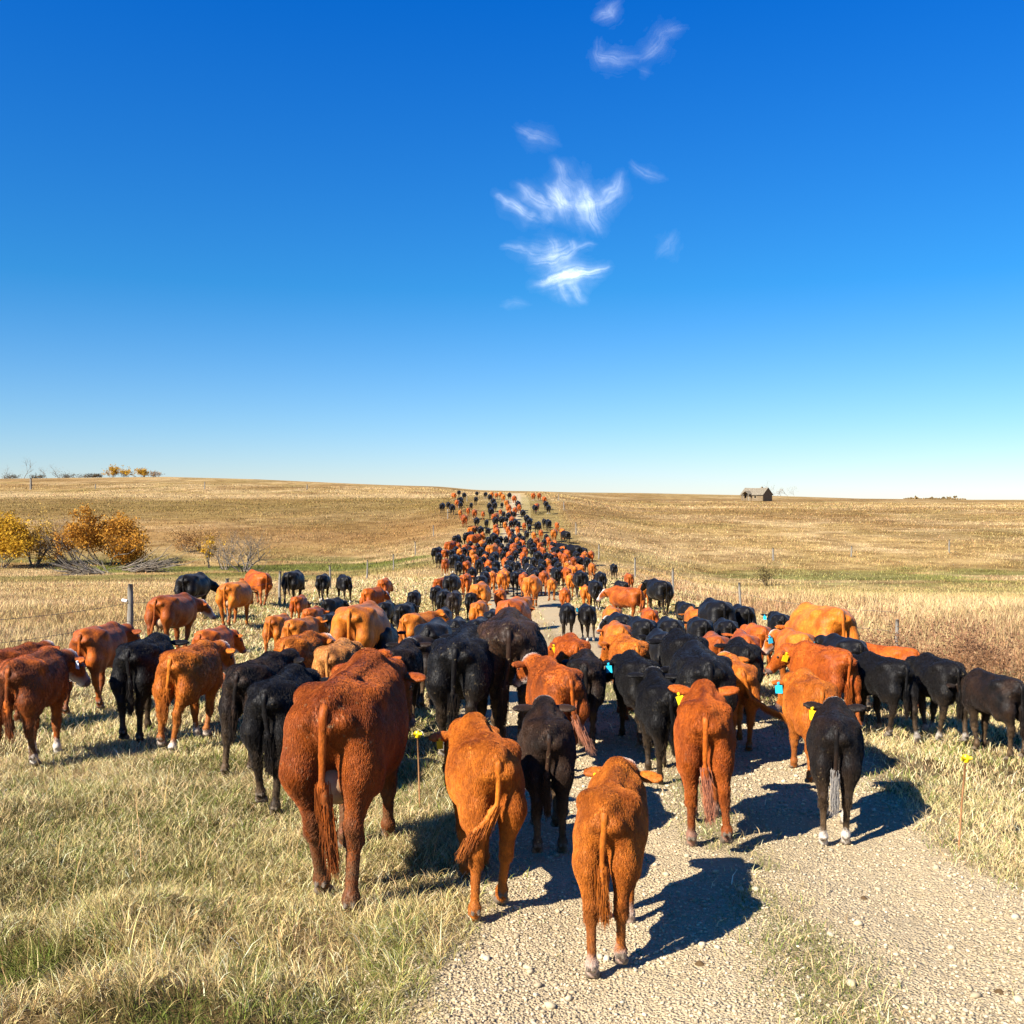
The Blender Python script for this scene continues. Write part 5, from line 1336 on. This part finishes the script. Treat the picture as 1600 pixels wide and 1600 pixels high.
for it in range(60):        # the animals do not stand in each other
    allp = np.concatenate([pos, fixed]); af = np.concatenate([fa, ffa]); ah = np.concatenate([hh, fs]); F = np.stack([np.sin(af), np.cos(af)], -1)
    disp = np.zeros_like(pos)
    for a_ in (-.6, 0, .6):
        for b_ in (-.6, 0, .6):
            pa = pos+F[:len(pos)]*(a_*hh)[:, None]; pb = allp+F*(b_*ah)[:, None]
            d = pa[:, None]-pb[None]; r = np.linalg.norm(d, axis=2)+1e-6; mn = (.25*(hh[:, None]+ah[None])); np.fill_diagonal(r[:, :len(pos)], 9)
            disp += (d/r[..., None]*np.clip(mn-r, 0, .3)[..., None]).sum(1)*.12
    disp[:, 1] *= 1.3; pos += np.clip(disp, -.2, .2)
# labels: where in the herd, then which of its kind there
def where(px, D):
    sd = ('on the left rim' if px < 712 else 'well left of track' if px < 745 else 'just left of track' if px < 778 else 'on left wheel track' if px < 800 else
          'on right wheel track' if px < 825 else 'just right of track' if px < 855 else 'well right of track' if px < 885 else 'on the right rim')
    bd = ('at the skyline' if D > 165 else 'high on the slope' if D > 130 else 'halfway up the slope' if D > 106 else 'low on the slope' if D > 86 else
          'at the slope foot' if D > 66 else 'in the dip' if D > 48 else 'before the dip')
    return sd, bd
cells = {}
for i, f in enumerate(far):
    x, y = pos[i]; n = {'R': 'red', 'K': 'black', 'O': 'orange'}[f[4]]
    cells.setdefault((n, 'calf' if f[2] < 1.1 else 'cow')+where(CX+x/y*F_PX, y), []).append(i)
LAB = {}
NUM = {2: 'two', 3: 'three', 4: 'four', 5: 'five', 6: 'six', 7: 'seven', 8: 'eight'}
for (n, kd, sd, bd), ii in cells.items():
    ii = sorted(ii, key=lambda i: pos[i][1]); m = len(ii)
    for r_, i in enumerate(ii):
        w_ = '' if m == 1 else ', %s of %s' % (('nearer', 'farther')[r_] if m == 2 else 'nearest' if r_ == 0 else 'farthest' if r_ == m-1 else ('middle' if m == 3 else ('second', 'third', 'fourth', 'fifth', 'sixth')[r_-1]), NUM.get(m, 'many'))
        LAB[i] = 'tiny %s %s %s %s%s' % (n, kd, sd, bd, w_)
for i, f in enumerate(far):
    x, y = pos[i]; h = f[2]; calf = h < 1.1
    k = rsF.randint(0, 7)*2+(1 if calf else 0)
    nm = 'calf' if calf else 'cow'
    o = bpy.data.objects.new(nm, FARM[k]); COL.objects.link(o)
    s = h/1.36; ff = f[3]; z = float(terrain(x, y))
    o.location = (x, y, z-.02); o.rotation_euler = (ground_tilt(x, y, ff), 0, -ff); o.scale = (s*1.16, s*1.08, s*1.10)
    tag(o, LAB[i], nm, 'cattle walking away up the track')
    c = np.array(COLR[f[4] if f[4] != 'R' else rsF.choice(['R', 'O', 'R', 'D'])])*(.85+.3*rsF.rand())
    put_props(o, c, dict(wf=float(rsF.rand() < .3), ws=float(rsF.rand() < .3), dirt=.4))
